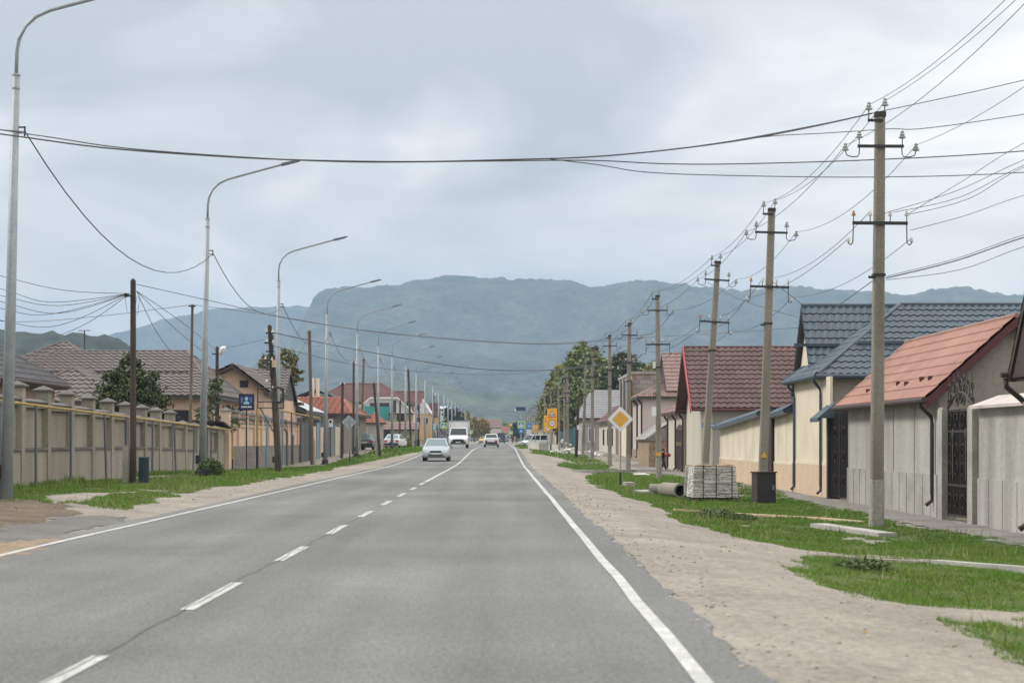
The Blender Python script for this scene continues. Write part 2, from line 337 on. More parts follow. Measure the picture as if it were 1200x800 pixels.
ry = np.concatenate([[-40], np.arange(2, 80, 1.0), np.arange(80, 300, 4), np.geomspace(310, 2600, 24)])
def edge(y, s): return (fbm(y * 1.6, y * 0 + s, 4, 31) - .5) * .22 + (fbm(y * .08, y * 0 + s, 2, 7) - .5) * .2
rv, rf = [], []
for k, y in enumerate(np.concatenate([[-40], np.arange(2, 80, .12), ry[ry >= 80]])):
    h = float(rise(np.float64(y))); l = -6.42 + float(edge(np.float64(y), 3.3)) * .8; r = 1.50 + float(edge(np.float64(y), 9.1))
    rv += [(l, y, h + .006), (-2.6, y, h + .006), (r, y, h + .006)]
    if k: b = 3 * k; rf += [(b - 3, b - 2, b + 1, b), (b - 2, b - 1, b + 2, b + 1)]
tag(npmesh('road', rv, rf, 'asphalt'), 'grey two lane asphalt road running straight to the hills', 'road')['kind'] = 'structure'
def strip(m, x, w, y0, y1, wob=0, step=3.0, lift=.011):
    n = max(1, int((y1 - y0) / step)); k = len(m.v)
    for i in range(n + 1):
        y = y0 + (y1 - y0) * i / n; xx = x + (wob * float(fbm(np.float64(y * .7), np.float64(x), 3, 3) - .5) if wob else 0); h = float(rise(np.float64(y))) + lift
        m.v += [(xx - w / 2, y, h), (xx + w / 2, y, h)]
        if i: b = k + 2 * i; m.f.append((b - 2, b - 1, b + 1, b))
mk = MB(); strip(mk, 1.15, .105, 2, 800, .05); tag(mk.build('road_marking', 'marking'), 'solid white edge line along the gravel side of the near lane', 'road line', kind='structure')
mk = MB(); strip(mk, -6.02, .105, 2, 900, .05); tag(mk.build('road_marking', 'marking'), 'solid white edge line along the far side below the concrete fence', 'road line', kind='structure')
mk = MB(); y = 9.6
while y < 66: strip(mk, -2.56, .115, y, y + 3.1, .03, .6); y += 6.55
strip(mk, -2.56, .11, 66, 240, .04)
tag(mk.build('road_marking', 'marking'), 'broken white centre line turning solid farther along the road', 'road line', kind='structure')
mk = MB(); strip(mk, -2.57, .009, 4, 60, .16, .12, .0145)
tag(mk.build('road_crack', 'crack'), 'thin dark crack wandering along the centre line', 'crack', kind='structure')

def inpoly(x, y, poly):
    c = np.zeros(x.shape, bool); n = len(poly)
    for i in range(n):
        (x0, y0), (x1, y1) = poly[i], poly[(i + 1) % n]
        c ^= ((y0 > y) != (y1 > y)) & (x < (x1 - x0) * (y - y0) / (y1 - y0 + 1e-12) + x0)
    return c
def patch(px): return [G(a, b) for a, b in px]
GR = [patch(p) for p in [
    [(918, 655), (1000, 651), (1100, 660), (1215, 673), (1400, 690), (1400, 740), (1215, 722), (1165, 716), (1150, 714), (1060, 705), (1000, 695), (950, 680), (930, 668)],
    [(1130, 737), (1165, 728), (1215, 722), (1400, 735), (1500, 820), (1330, 810), (1230, 790), (1165, 757)],
    [(690, 567), (720, 576), (775, 596), (795, 608), (850, 628), (900, 637), (960, 645), (1100, 657), (1400, 686), (1400, 668), (1200, 638), (1130, 625), (1050, 615), (1000, 602), (960, 590), (910, 576), (880, 571), (860, 566), (800, 558), (740, 554), (700, 554), (690, 558)],
    [(655, 546), (690, 553), (720, 556), (722, 551), (700, 546), (660, 541)],
    [(622, 531), (650, 535), (690, 546), (716, 551), (716, 545), (690, 535), (650, 527.5), (622, 527)],
    [(597, 524), (606, 526), (617, 525.5), (617, 522), (604, 521.5)],
    [(-200, 660), (-40, 600), (20, 592), (90, 590), (125, 596), (150, 600), (165, 590), (200, 581), (233, 575), (300, 566), (350, 557.5), (392, 549), (395, 545), (330, 548), (268, 552), (263, 556), (130, 562), (16, 570), (-200, 590)],
    [(384, 549), (430, 541), (470, 533.5), (505, 527), (505, 522), (470, 524), (440, 528), (395, 540)],
    [(520, 521.5), (566, 519.3), (566, 517.8), (520, 518.5)]]]
BARE = [patch(p) for p in [[(66, 590), (60, 581), (75, 578.5), (150, 576), (132, 580), (112, 585), (95, 588)], [(-60, 612), (-60, 586), (45, 586), (80, 595), (100, 602), (40, 607)]]]
def is_grass(x, y):
    jx = x + (fbm(x * .9, y * .5, 4, 41) - .5) * 1.0; jy = y + (fbm(x * .8, y * .45, 4, 57) - .5) * 2.6
    g = np.zeros(x.shape, bool)
    for p in GR: g |= inpoly(jx, jy, p)
    for p in BARE: g &= ~inpoly(jx, jy, p)
    return g & (fbm(x * .8, y * .35, 4, 77) > .23)
sx = np.concatenate([np.arange(-14, -6.6, .16), np.arange(1.6, 13, .16)]); sy = np.concatenate([np.arange(9, 70, .22), np.arange(70, 330, 1.4)])
grid_sheet('turf', sx, sy, lambda x, y: gza(x, y) + bumpy(x, y) * (y < 120) + .003, 'turf', 'structure', 'short green turf between the gravel verge and the house walls', 'turf', mask=lambda x, y: is_grass(x, y) & is_grass(x - .16, y) & is_grass(x + .16, y) & is_grass(x, y - .45) & is_grass(x, y + .45) & ((x > 1.6) | (x < -6.7)))
def blades(n, x0, x1, y0, y1, hmin, hmax, wd, keep=None):
    x = RNG.uniform(x0, x1, n); y = RNG.uniform(y0, y1, n); k = is_grass(x, y)
    d = fbm(x * 1.7, y * 1.1, 3, 91); k &= RNG.uniform(0, 1, n) < np.clip((d - .2) * 3.2, .15, 1)
    x, y, d = x[k], y[k], d[k]; n = len(x)
    h = RNG.uniform(hmin, hmax, n) * (.55 + d * .9); a = RNG.uniform(0, 6.28, n); b = RNG.uniform(0, 6.28, n); lean = RNG.uniform(.1, .7, n) * h
    z = gza(x, y) + bumpy(x, y) * (y < 120) - .01
    c, s = np.cos(a) * wd / 2, np.sin(a) * wd / 2
    return np.stack([np.stack([x - c, y - s, z], 1), np.stack([x + c, y + s, z], 1), np.stack([x + np.cos(b) * lean, y + np.sin(b) * lean, z + h], 1)], 1).reshape(-1, 3)
BV = np.concatenate([blades(420000, 2.4, 12, 12, 34, .02, .06, .011), blades(330000, 1.6, 12.5, 34, 62, .025, .065, .017), blades(90000, 1.6, 11, 62, 130, .04, .10, .035),
                     blades(25000, 1.6, 10, 130, 330, .06, .16, .08), blades(160000, -14, -6.6, 34, 62, .025, .075, .017), blades(80000, -14, -6.6, 62, 130, .04, .12, .035), blades(25000, -14, -6.6, 130, 330, .08, .2, .08)])
tag(npmesh('grass', BV, np.arange(len(BV)).reshape(-1, 3), 'grass'), 'short bright green grass growing along both verges', 'grass', kind='stuff')
def stalks(n, x0, x1, y0, y1):
    x = RNG.uniform(x0, x1, n); y = RNG.uniform(y0, y1, n); k = (fbm(x * .8, y * .5, 3, 19) > .56) & is_grass(x, y); x, y = x[k], y[k]; n = len(x)
    h = RNG.uniform(.10, .24, n); a = RNG.uniform(0, 6.28, n); b = RNG.uniform(0, 6.28, n); z = gza(x, y) - .01; c, s = np.cos(a) * .008, np.sin(a) * .008
    return np.stack([np.stack([x - c, y - s, z], 1), np.stack([x + c, y + s, z], 1), np.stack([x + np.cos(b) * h * .5, y + np.sin(b) * h * .5, z + h], 1)], 1).reshape(-1, 3)
mat('dry_stalk', (.23, .22, .09), (.16, .19, .06), .8, island=.4)
SV = np.concatenate([stalks(14000, 2.4, 12, 12, 70), stalks(14000, -13, -6.6, 34, 80)]); tag(npmesh('weeds', SV, np.arange(len(SV)).reshape(-1, 3), 'dry_stalk'), 'pale dry stalks and weeds mixed into the verge grass', 'weeds', kind='stuff')
x_ = RNG.uniform(-12.25, -11.7, 14000); y_ = RNG.uniform(40, 90, 14000); k_ = fbm(y_ * .6, x_ * 0, 3, 29) > .42; x_, y_ = x_[k_], y_[k_]; h_ = RNG.uniform(.07, .26, len(x_)) * fbm(y_ * .9, x_ * 0, 3, 23) * 1.4; a_ = RNG.uniform(0, 6.28, len(x_)); z_ = gza(x_, y_) - .01
FVs = np.stack([np.stack([x_ - np.cos(a_) * .012, y_ - np.sin(a_) * .012, z_], 1), np.stack([x_ + np.cos(a_) * .012, y_ + np.sin(a_) * .012, z_], 1), np.stack([x_ + np.sin(a_) * h_ * .4, y_ + np.cos(a_) * h_ * .4, z_ + h_], 1)], 1).reshape(-1, 3)
tag(npmesh('undergrowth', FVs, np.arange(len(FVs)).reshape(-1, 3), 'grass'), 'longer uncut grass along the foot of the concrete fence', 'grass', kind='stuff')
def ragged(name, px, m, label, cat, lift):
    poly = patch(px); xs_ = [p[0] for p in poly]; ys_ = [p[1] for p in poly]
    return grid_sheet(name, np.arange(min(xs_) - .5, max(xs_) + .5, .14), np.arange(min(ys_) - 1, max(ys_) + 1, .2), lambda x, y: gza(x, y) + bumpy(x, y) + .003 + lift * .5, m, 'structure', label, cat,
                      mask=lambda x, y: inpoly(x + (fbm(x * .9, y * .6, 4, 15) - .5) * 1.4, y + (fbm(x * .7, y * .5, 4, 25) - .5) * 2.4, poly))
ragged('dirt_patch', [(-120, 632), (-120, 585), (30, 584), (85, 592), (110, 601), (60, 612), (0, 622)], 'dirt', 'dark brown bare soil around the foot of the nearest lamp post', 'soil', .0)
ragged('asphalt_patch', [(-300, 660), (-80, 632), (20, 615), (110, 606), (170, 606), (165, 613), (90, 624), (60, 634), (0, 638), (-100, 668)], 'old_asphalt', 'worn dark asphalt patch joining the road at its edge', 'asphalt', .004)
ragged('sand_patch', [(-200, 660), (-60, 642), (0, 632), (45, 628), (62, 636), (20, 646), (-120, 672)], 'sand', 'orange sandy patch beside the worn asphalt', 'sand', .008)
pv = grid_sheet('sidewalk', np.arange(8.24, 9.78, .16), np.concatenate([np.arange(24, 70, .22), np.arange(70, 150, 3)]), lambda x, y: gza(x, y) + bumpy(x, y) * (y < 120) + .012, 'path', 'structure', 'dusty beige footpath running along the walls of the houses', 'footpath',
                mask=lambda x, y: x > 8.35 + (fbm(y * .5, x * 0, 3, 3) - .5) * .7)
# scattered stones on the verge (uncountable)
sv = MB(); rr = random.Random(4)
for _ in range(950):
    u_ = rr.random()
    if u_ < .45: x, y = 1.42 + abs(rr.gauss(0, .35)), rr.uniform(10, 60)
    elif u_ < .85: x, y = rr.uniform(1.7, 5.5), rr.uniform(13, 70)
    else: x, y = rr.uniform(-9, -6.6), rr.uniform(34, 90)
    s = rr.uniform(.006, .022) * (1 if rr.random() < .96 else 1.7); sv.ball((x, y, gz(x, y) + float(bumpy(np.float64(x), np.float64(y))) + s * .1), (s, s * rr.uniform(.6, 1.4), s * rr.uniform(.4, .7)), 6)
mat('pebble', (.40, .365, .31), (.28, .255, .215), .9, island=.35); tag(sv.build('gravel', 'pebble'), 'loose pebbles scattered over the gravel verge', 'gravel', kind='stuff')
lf = MB()
for _ in range(130):
    if rr.random() < .6: x, y = rr.uniform(1.7, 8), rr.uniform(13, 60)
    else: x, y = rr.uniform(-11, -6.6), rr.uniform(34, 70)
    lf.box((x, y, gz(x, y) + float(bumpy(np.float64(x), np.float64(y))) + .02), (rr.uniform(.02, .05), rr.uniform(.02, .04), .003), rr.uniform(0, 6), rr.uniform(-.5, .5), rr.uniform(-.5, .5))
mat('dry_leaf', (.30, .16, .05), (.18, .11, .05), .8, island=.5); tag(lf.build('leaves', 'dry_leaf'), 'dry brown fallen leaves lying on the verge', 'fallen leaves', kind='stuff')

# ---------------------------------------------------------------- hills
def interp(tab, x):
    a = np.array(tab, float); return np.interp(x, a[:, 0], a[:, 1])
def ridge(name, tab, yc, y0, m, label, pw=1.5, amp=24, yback=900, nx=420, ny=110, sd=1, xr=2600):
    xs = np.linspace(-xr, xr, nx); t = np.concatenate([np.linspace(0, 1, ny), 1 + np.linspace(.05, 1, 12)])
    prof = HC + (VY - interp(tab, VX + xs * F / yc)) * yc / F
    gx, gt = np.meshgrid(xs, t); gy = np.where(gt <= 1, y0 + (yc - y0) * gt, yc + (gt - 1) * yback)
    prof = prof[None, :] * np.ones_like(gt)
    up = .62 * gt ** pw + .38 * sstep(.80, .985, gt)
    n = (fbm(gx / 420, gy / 520, 5, sd) - .5) * 2
    rav = np.abs(fbm(gx / 260, gy / 900, 4, sd + 9) - .5) * 2
    gz_ = prof * np.where(gt <= 1, up, 1 - .5 * (gt - 1)) + n * amp * 2.6 * np.sin(np.clip(gt, 0, 1) * math.pi) - rav * amp * 3.2 * np.sin(np.clip(gt, 0, 1) * math.pi) ** .7
    gz_ += (fbm(gx / 22, gy / 22, 3, sd + 5) - .5) * 16 * np.clip(gt * 3, 0, 1) + (fbm(gx / 7, gy / 30, 2, sd + 3) - .5) * 7 * np.clip(gt * 2, 0, 1)
    V = np.stack([gx, gy, gz_ - 4 * (gt < .001)], -1).reshape(-1, 3)
    i, j = np.meshgrid(np.arange(nx - 1), np.arange(len(t) - 1)); a = (j * nx + i).ravel()
    o = npmesh(name, V, np.stack([a, a + 1, a + 1 + nx, a + nx], 1), m, smooth=True); return tag(o, label, 'hill', kind='structure')
def forest(name, c1, c2, fieldc, zlo, zhi, farea):
    m = mat(name, c1, c2, .95, big=.012, fine=.09, fineamt=.55, spec=.1, dist=.3); nt = m.node_tree; b = nt.nodes['Principled BSDF']
    src = b.inputs['Base Color'].links[0].from_socket
    g = nt.nodes.new('ShaderNodeNewGeometry'); s = nt.nodes.new('ShaderNodeSeparateXYZ'); nt.links.new(g.outputs['Position'], s.inputs[0])
    mr = nt.nodes.new('ShaderNodeMapRange'); mr.inputs[1].default_value = zhi; mr.inputs[2].default_value = zlo; nt.links.new(s.outputs[2], mr.inputs[0])
    mp = nt.nodes.new('ShaderNodeMapping'); mp.inputs['Scale'].default_value = (1, .45, 1); nt.links.new(g.outputs['Position'], mp.inputs[0])
    n = nt.nodes.new('ShaderNodeTexNoise'); n.inputs['Scale'].default_value = .006; n.inputs['Detail'].default_value = 5; nt.links.new(mp.outputs[0], n.inputs['Vector'])
    r = nt.nodes.new('ShaderNodeMapRange'); r.inputs[1].default_value = farea; r.inputs[2].default_value = farea + .05; nt.links.new(n.outputs[0], r.inputs[0])
    mu = nt.nodes.new('ShaderNodeMath'); mu.operation = 'MULTIPLY'; nt.links.new(mr.outputs[0], mu.inputs[0]); nt.links.new(r.outputs[0], mu.inputs[1])
    mx = nt.nodes.new('ShaderNodeMix'); mx.data_type = 'RGBA'; nt.links.new(mu.outputs[0], mx.inputs[0]); nt.links.new(src, mx.inputs[6]); mx.inputs[7].default_value = (*fieldc, 1)
    nt.links.new(mx.outputs[2], b.inputs['Base Color'])
forest('forest_far', (.075, .085, .055), (.018, .028, .020), (.085, .11, .058), 30, 110, .60)
forest('forest_low', (.070, .085, .050), (.022, .034, .024), (.09, .115, .06), 25, 70, .62)
forest('forest_near', (.058, .068, .048), (.022, .032, .024), (.07, .085, .04), 5, 12, .70)
ridge('hills', [(-900, 420), (-500, 400), (-100, 405), (100, 402), (180, 378), (250, 362), (330, 358), (420, 362), (600, 372), (900, 380), (1500, 390), (2100, 400)], 5900, 4700, 'forest_far', 'pale blue farthest ridge behind the cliff end of the flat topped mountain', 1.3, 24, 500, 260, 60, 3, 3500)
ridge('hills', [(-900, 450), (-200, 448), (100, 450), (240, 440), (290, 425), (330, 402), (352, 385), (364, 362), (372, 345), (380, 339), (400, 337), (430, 337), (480, 331), (520, 325), (560, 325), (600, 326), (660, 328), (700, 336), (730, 331), (760, 328), (790, 334), (830, 337), (870, 341), (930, 336), (980, 340), (1036, 343), (1060, 346), (1094, 340), (1125, 336), (1160, 342), (1191, 346), (1260, 352), (1500, 372), (2000, 400)], 4600, 1500, 'forest_far', 'long flat topped wooded mountain with a steep end, closing the view', 1.25, 24, 700, 760, 230, 1, 2900)
ridge('hills', [(-1500, 360), (-900, 350), (-400, 365), (-120, 374), (0, 383), (40, 388), (75, 394), (95, 391), (120, 398), (140, 407), (170, 420), (215, 445), (270, 480), (340, 514), (600, 514), (2000, 516)], 1150, 640, 'forest_near', 'low dark wooded hill behind the grey brown tiled roofs', .9, 3, 300, 420, 70, 6, 900)
ridge('hills', [(-900, 515), (300, 505), (420, 488), (520, 478), (640, 484), (760, 472), (900, 474), (1100, 484), (1400, 470), (2200, 490)], 2300, 1300, 'forest_low', 'low wooded rise at the foot of the flat topped mountain', 1, 5, 300, 420, 60, 12, 1700)

hz = MB().bx(-3700, 3700, -55, 6950, -5.5, 450); hm = bpy.data.materials.new('haze_air'); hm.use_nodes = True; MATS['haze_air'] = hm
n_ = hm.node_tree; n_.nodes.clear(); o_ = n_.nodes.new('ShaderNodeOutputMaterial'); v_ = n_.nodes.new('ShaderNodeVolumePrincipled')
v_.inputs['Color'].default_value = HAZE_C; v_.inputs['Density'].default_value = HAZE; v_.inputs['Anisotropy'].default_value = 0.0
n_.links.new(v_.outputs[0], o_.inputs['Volume'])
tag(hz.build('haze', 'haze_air'), 'pale blue haze hanging in the valley air', 'haze', kind='stuff')
# ---------------------------------------------------------------- concrete power poles
def insul(mb, x, y, z, s=1.0):
    mb.lathe((x, y, z), [(.015 * s, 0), (.062 * s, .01 * s), (.066 * s, .035 * s), (.035 * s, .05 * s), (.05 * s, .075 * s), (.028 * s, .10 * s), (.034 * s, .13 * s), (.012 * s, .15 * s)], 8)
def hook(mb, x, y, z, sx, drop=.10, w=.13, up=.02):
    mb.tube([(x, y, z), (x + .01 * sx, y, z - drop), (x + .04 * sx, y, z - drop - .05), (x + w * .6 * sx, y, z - drop - .055), (x + w * sx, y, z - drop - .02), (x + w * 1.08 * sx, y, z - drop + up + .04)], .012, 5)
def make_pole(loc, label, group):
    t = thing('power_pole', label, 'power pole', loc, group); x, y, z = loc
    MB().taper((x, y, z - .4), (x, y, z + 8.32), .27, .19).build('shaft', 'pole_concrete', t)
    MB().taper((x, y, z - .02), (x, y, z + .95), .276, .268).build('painted_foot', 'limewash', t)
    b = MB().box((x - .11, y - .1, z + 8.14), (.30, .04, .055)); b.cyl((x - .24, y - .1, z + 8.14), (x - .24, y - .1, z + 8.36), .012, n=5); b.cyl((x + .06, y - .1, z + 8.2), (x + .08, y - .1, z + 8.42), .012, n=5); b.box((x, y, z + 8.27), (.215, .22, .1))
    tb = b.build('top_bracket', 'dark_steel', t)
    for dx, h in ((-.24, 8.34), (.08, 8.42)): i = MB(); insul(i, x + dx, y - .1, z + h, 1.15); i.build('insulator', 'glass_insulator', tb)
    a = MB().box((x, y - .12, z + 7.62), (.92, .045, .06))
    for s in (-1, 1): hook(a, x + .42 * s, y - .12, z + 7.62, s, .16, .26); a.cyl((x + .43 * s, y - .12, z + 7.62), (x + .43 * s, y - .12, z + 7.78), .011, n=5)
    ar = a.build('crossarm', 'dark_steel', t)
    for s in (-1, 1):
        for dx, h in ((.43, 7.77), (.705, 7.52)): i = MB(); insul(i, x + dx * s, y - .12, z + h, 1.1); i.build('insulator', 'glass_insulator', ar)
    a = MB().box((x, y - .13, z + 6.08), (1.10, .05, .065))
    for s in (-1, 1): hook(a, x + .53 * s, y - .13, z + 6.08, s, .38, .10, .0)
    for k, dx in enumerate((-.53, -.2, .2, .53)): a.cyl((x + dx, y - .13, z + 6.08), (x + dx, y - .13, z + 6.24), .010, n=5)
    ar = a.build('crossarm', 'dark_steel', t)
    for k, dx in enumerate((-.53, -.2, .2, .53)): i = MB(); insul(i, x + dx, y - .13, z + 6.22, .75); i.build('insulator', 'brown_porcelain' if k == 0 else 'porcelain', ar)
    for s in (-1, 1): i = MB(); insul(i, x + .63 * s, y - .13, z + 5.70, .7); i.build('insulator', 'porcelain', ar)
    MB().box((x, y - .005, z + 5.05), (.245, .26, .05)).box((x - .15, y - .1, z + 5.0), (.14, .05, .05)).build('clamp_band', 'dark_steel', t)
    return t
PLX = [(1350, 23, .2, 'tall concrete power pole'), (1027, 40.0, .5, 'nearest tall concrete power pole, standing in the grass before the red roofed shed'),
       (893, 56.5, 1.9, 'leaning concrete power pole rising right behind the dark brown metal box'),
       (824.5, 73, 3.6, 'most tilted concrete power pole, rising behind the strapped stone stacks'),
       (772, 90.3, -.4, 'concrete power pole partly hiding the child with the blue backpack'),
       (736, 112, .6, 'concrete power pole just beside the black grilled door of the brick house'),
       (714.5, 127, 0, 'concrete power pole just left of the yellow diamond sign'),
       (694, 148, .2, 'concrete power pole with a dark transformer knot on its top'),
       (683, 166, 2.0, 'slightly tilted concrete power pole before the grey tiled house')]
GP = 'concrete power poles along the houses'
PT = []
poles = []
for k, (px, z, lean, lab) in enumerate(PLX):
    x = X(px, z); lo = (x, z, gz(x, z))
    if k == 0: o = make_pole(lo, 'concrete power pole standing outside the picture beside the camera', GP); lo0 = o
    else: o = dup(lo0, lo, lab, (0, R(lean), R(random.uniform(-4, 4))), 1.0, GP)
    poles.append(o); PT.append((Vector(lo), lean))
far = [(666, 190), (661.5, 212), (655.5, 233), (646.5, 262), (638.5, 295), (636.5, 330), (630, 372), (625, 410), (622, 450), (619, 490), (616.5, 540), (614, 600), (611, 680)]
for k, (px, z) in enumerate(far):
    x = X(px, z); h = 1.0 if k > 3 else .93
    o = dup(lo0, (x, z, gz(x, z)), ['thin concrete power pole beside the teal fence, nearest of the poles before the big trees', 'thin concrete power pole just right of the large yellow roadworks boards'][k] if k < 2 else 'distant grey concrete power pole in the dense far row behind the white barriers',
            (0, R(random.uniform(-1, 1)), 0), h, GP)
    PT.append((Vector((x, z, gz(x, z))), 0))
# extra fittings on single poles
def fit(pole, fn, name, m): 
    b = MB(); fn(b); o = b.build(name, m, None, origin=(0, 0, 0)); o.parent = pole; o.location = (0, 0, 0); return o
fit(poles[2], lambda b: b.prism([(-.09, -.142, 1.25), (.09, -.142, 1.25), (0, -.142, 1.43)], (0, -.006, 0)), 'hazard_plate', 'sign_amber')
fit(poles[4], lambda b: b.box((0, -.142, 1.12), (.2, .006, .16)), 'number_plate', 'sign_amber')
fit(poles[4], lambda b: b.box((-.18, -.2, 5.15), (.13, .12, .3)), 'lamp_box', 'plaster_white')
fit(poles[4], lambda b: b.box((-.2, -.2, 3.05), (.2, .14, .42)), 'meter_box', 'sign_white')
fit(poles[4], lambda b: b.tube([(-.12, -.15, 3.9 + .22 * math.cos(a / 8 * 2 * math.pi)) if False else (-.16 + .06 * math.sin(a), -.18, 3.75 + .17 * math.cos(a)) for a in [k * .7 for k in range(10)]], .02, 5), 'cable_coil', 'dark_steel')
fit(poles[7], lambda b: (b.ball((.28, -.1, 8.25), (.2, .16, .22)), b.ball((-.25, -.1, 7.2), (.22, .16, .2)), b.ball((.26, -.1, 6.3), (.2, .15, .3)), b.box((0, -.1, 7.6), (.7, .06, .08))), 'transformer', 'dark_steel')

# ---------------------------------------------------------------- galvanised street lamps
def make_lamp(loc, label, group):
    t = thing('street_lamp', label, 'street lamp', loc, group); x, y, z = loc
    MB().tube([(x, y, z - .3), (x, y, z + 8.6)], [.135, .072], 10).build('shaft', 'galvanised', t, True)
    for h in (8.28, 8.55): MB().lathe((x, y, z + h), [(.07, 0), (.084, .01), (.084, .035), (.07, .045)], 10).build('collar', 'galvanised', t)
    pts = [(x, y, z + 8.55), (x, y, z + 9.05), (x + .04, y, z + 9.3), (x + .16, y, z + 9.56), (x + .36, y, z + 9.76), (x + .65, y, z + 9.90), (x + 1.2, y, z + 10.06), (x + 1.9, y, z + 10.26), (x + 2.55, y, z + 10.44)]
    ar = MB().tube(pts, .038, 8).build('arm', 'galvanised', t, True)
    h = MB(); h.prism([(x + 2.45, y - .1, z + 10.37), (x + 3.02, y - .09, z + 10.53), (x + 3.08, y - .07, z + 10.58), (x + 2.95, y - .07, z + 10.58), (x + 2.45, y - .08, z + 10.46)], (0, .2, 0))
    hd = h.build('lamp_head', 'pipe_grey', ar); MB().prism([(x + 2.6, y - .07, z + 10.40), (x + 2.98, y - .07, z + 10.505), (x + 2.975, y - .07, z + 10.515), (x + 2.59, y - .07, z + 10.41)], (0, .14, 0)).build('lamp_glass', 'window_grey', ar)
    b = MB().box((x + .13, y, z + 7.52), (.14, .03, .03)); b.box((x + .2, y, z + 7.44), (.03, .03, .2)); b.box((x + .13, y, z + 7.40), (.14, .02, .02)); b.build('cable_bracket', 'dark_steel', t)
    MB().box((x - .16, y - .04, z + .55), (.12, .14, .28)).build('switch_box', 'rusty_box', t)
    return t
LX = -10.05
LZ = [(7, 40.3, 1.4), (237, 66.4, 1.2), (325, 89.3, .4), (381, 113.5, .8), (418, 137.5, .3), (443, 160.6, .2), (459.5, 181.8, 0), (475, 206, .2), (487.5, 232, .2), (498, 258, 0), (507, 286, .2), (514, 313, 0), (520, 340, .2), (525, 366, 0), (529.5, 394, 0), (533.5, 422, 0), (537, 450, 0), (540.5, 483, 0), (545, 530, 0), (549, 585, 0), (553, 650, 0), (557, 730, 0), (561, 830, 0)]
LLAB = ['nearest galvanised street lamp, its arm running out of the top edge', 'galvanised street lamp with a bushy black tray at its foot', 'galvanised street lamp just behind the tangled dark wooden post', 'galvanised street lamp beside the grey back of the diamond sign',
        'galvanised street lamp before the dark grey parked hatchback', 'slim galvanised street lamp between the two parked cars', 'galvanised street lamp rising in front of the white parked hatchback', 'slim galvanised street lamp just past the white gabled house']
lamps = []; LT = []
for k, (px, z, lean) in enumerate(LZ):
    x = X(px, z); lo = (x, z, gz(x, z)); lab = LLAB[k] if k < len(LLAB) else 'distant pale street lamp in the far row along the left edge'
    if k == 0: o = make_lamp(lo, lab, 'galvanised street lamps along the road'); o.rotation_euler = (0, R(lean), 0)
    else: o = dup(lamps[0], lo, lab, (0, R(lean), R(random.uniform(-3, 3))), 1)
    if k > 2: fit(o, lambda b: b.lathe((0, 0, -.03), [(.27, 0), (.27, .06), (.19, .08), (.17, .30), (.135, .31)], 10), 'base_flange', 'dark_steel')
    lamps.append(o); LT.append(Vector(lo) + Vector((.21 + 7.42 * math.sin(R(lean)), 0, 7.42)))

# ---------------------------------------------------------------- wooden and old posts on the far side
def post(name, top, base, z, r, m, label, stub=None, extra=None, dark=True):
    b0 = Vector((X(base[0], z), z, 0)); b0.z = gz(b0.x, z); tp = Vector((X(top[0], z), z, Z(top[1], z)))
    t = thing(name, label, 'pole', b0, 'old utility posts on the far side')
    q = b0 + (tp - b0) * -.05
    MB().tube([q, b0 + (tp - b0) * .5, tp, tp + (tp - b0).normalized() * .06], [r * 1.15, r, r * .9, r * .4], 8).build('shaft', m, t)
    if stub: MB().taper((b0.x + stub[0], z + .02, b0.z - .3), (b0.x + stub[0] + (tp.x - b0.x) * .15, z + .02, b0.z + stub[1]), .19, .17).build('concrete_stub', 'limewash', t)
    if extra: extra(t, b0, tp)
    return t, b0, tp
def arms(hs, w=.8, ins='porcelain'):
    def f(t, b, tp):
        for d in hs:
            a = MB().box((tp.x, tp.y - .08, tp.z - d), (w, .05, .06)); ar = a.build('crossarm', 'dark_steel', t)
            for s in (-1, 1): i = MB(); insul(i, tp.x + s * w * .45, tp.y - .08, tp.z - d + .03, .8); i.build('insulator', ins, ar)
    return f
def ex1(t, b, tp):
    a = MB().box((tp.x - .12, tp.y - .05, tp.z - .42), (.2, .05, .05)).box((tp.x - .2, tp.y - .05, tp.z - .40), (.05, .05, .12)).build('bracket', 'dark_steel', t)
    w_ = MB()
    for dx, dz in ((-.2, -.85), (.12, -.7), (.2, -.95)): w_.tube([(tp.x, tp.y - .09, tp.z - .35), (tp.x + dx, tp.y - .12, tp.z - .5), (tp.x + dx * .7, tp.y - .12, tp.z + dz)], .008, 4)
    w_.build('loose_wire', 'wire', t)
postL1, b1, t1 = post('wooden_pole', (156, 329), (156, 566), 55, .085, 'old_wood', 'dark brown wooden pole tied to a concrete stub by the teal metal bin', (-.2, 1.05), ex1)
post('utility_pole', (225.5, 358), (222, 545), 85, .065, 'grey_wood', 'slim grey pole with a tiny crossarm rising behind the concrete fence', None, arms([.03], .3))
def ex3(t, b, tp):
    a = MB().tube([(tp.x, tp.y - .05, tp.z - .35), (tp.x + .12, tp.y - .08, tp.z - .32), (tp.x + .2, tp.y - .1, tp.z - .2)], .02, 5).box((tp.x - .12, tp.y, tp.z - .3), (.24, .05, .06)).build('lamp_bracket', 'dark_steel', t)
    MB().tube([(tp.x + .14, tp.y - .08, tp.z - .33), (tp.x + .2, tp.y - .1, tp.z - .22), (tp.x + .30, tp.y - .12, tp.z - .05), (tp.x + .4, tp.y - .13, tp.z + .02)], [.05, .11, .13, .06], 8).build('lamp_head', 'sign_white', t, True)
post('lamp_pole', (254.5, 407), (254, 552), 92, .085, 'old_wood', 'dark wooden pole carrying a white lamp head above the tiled roof', None, ex3)
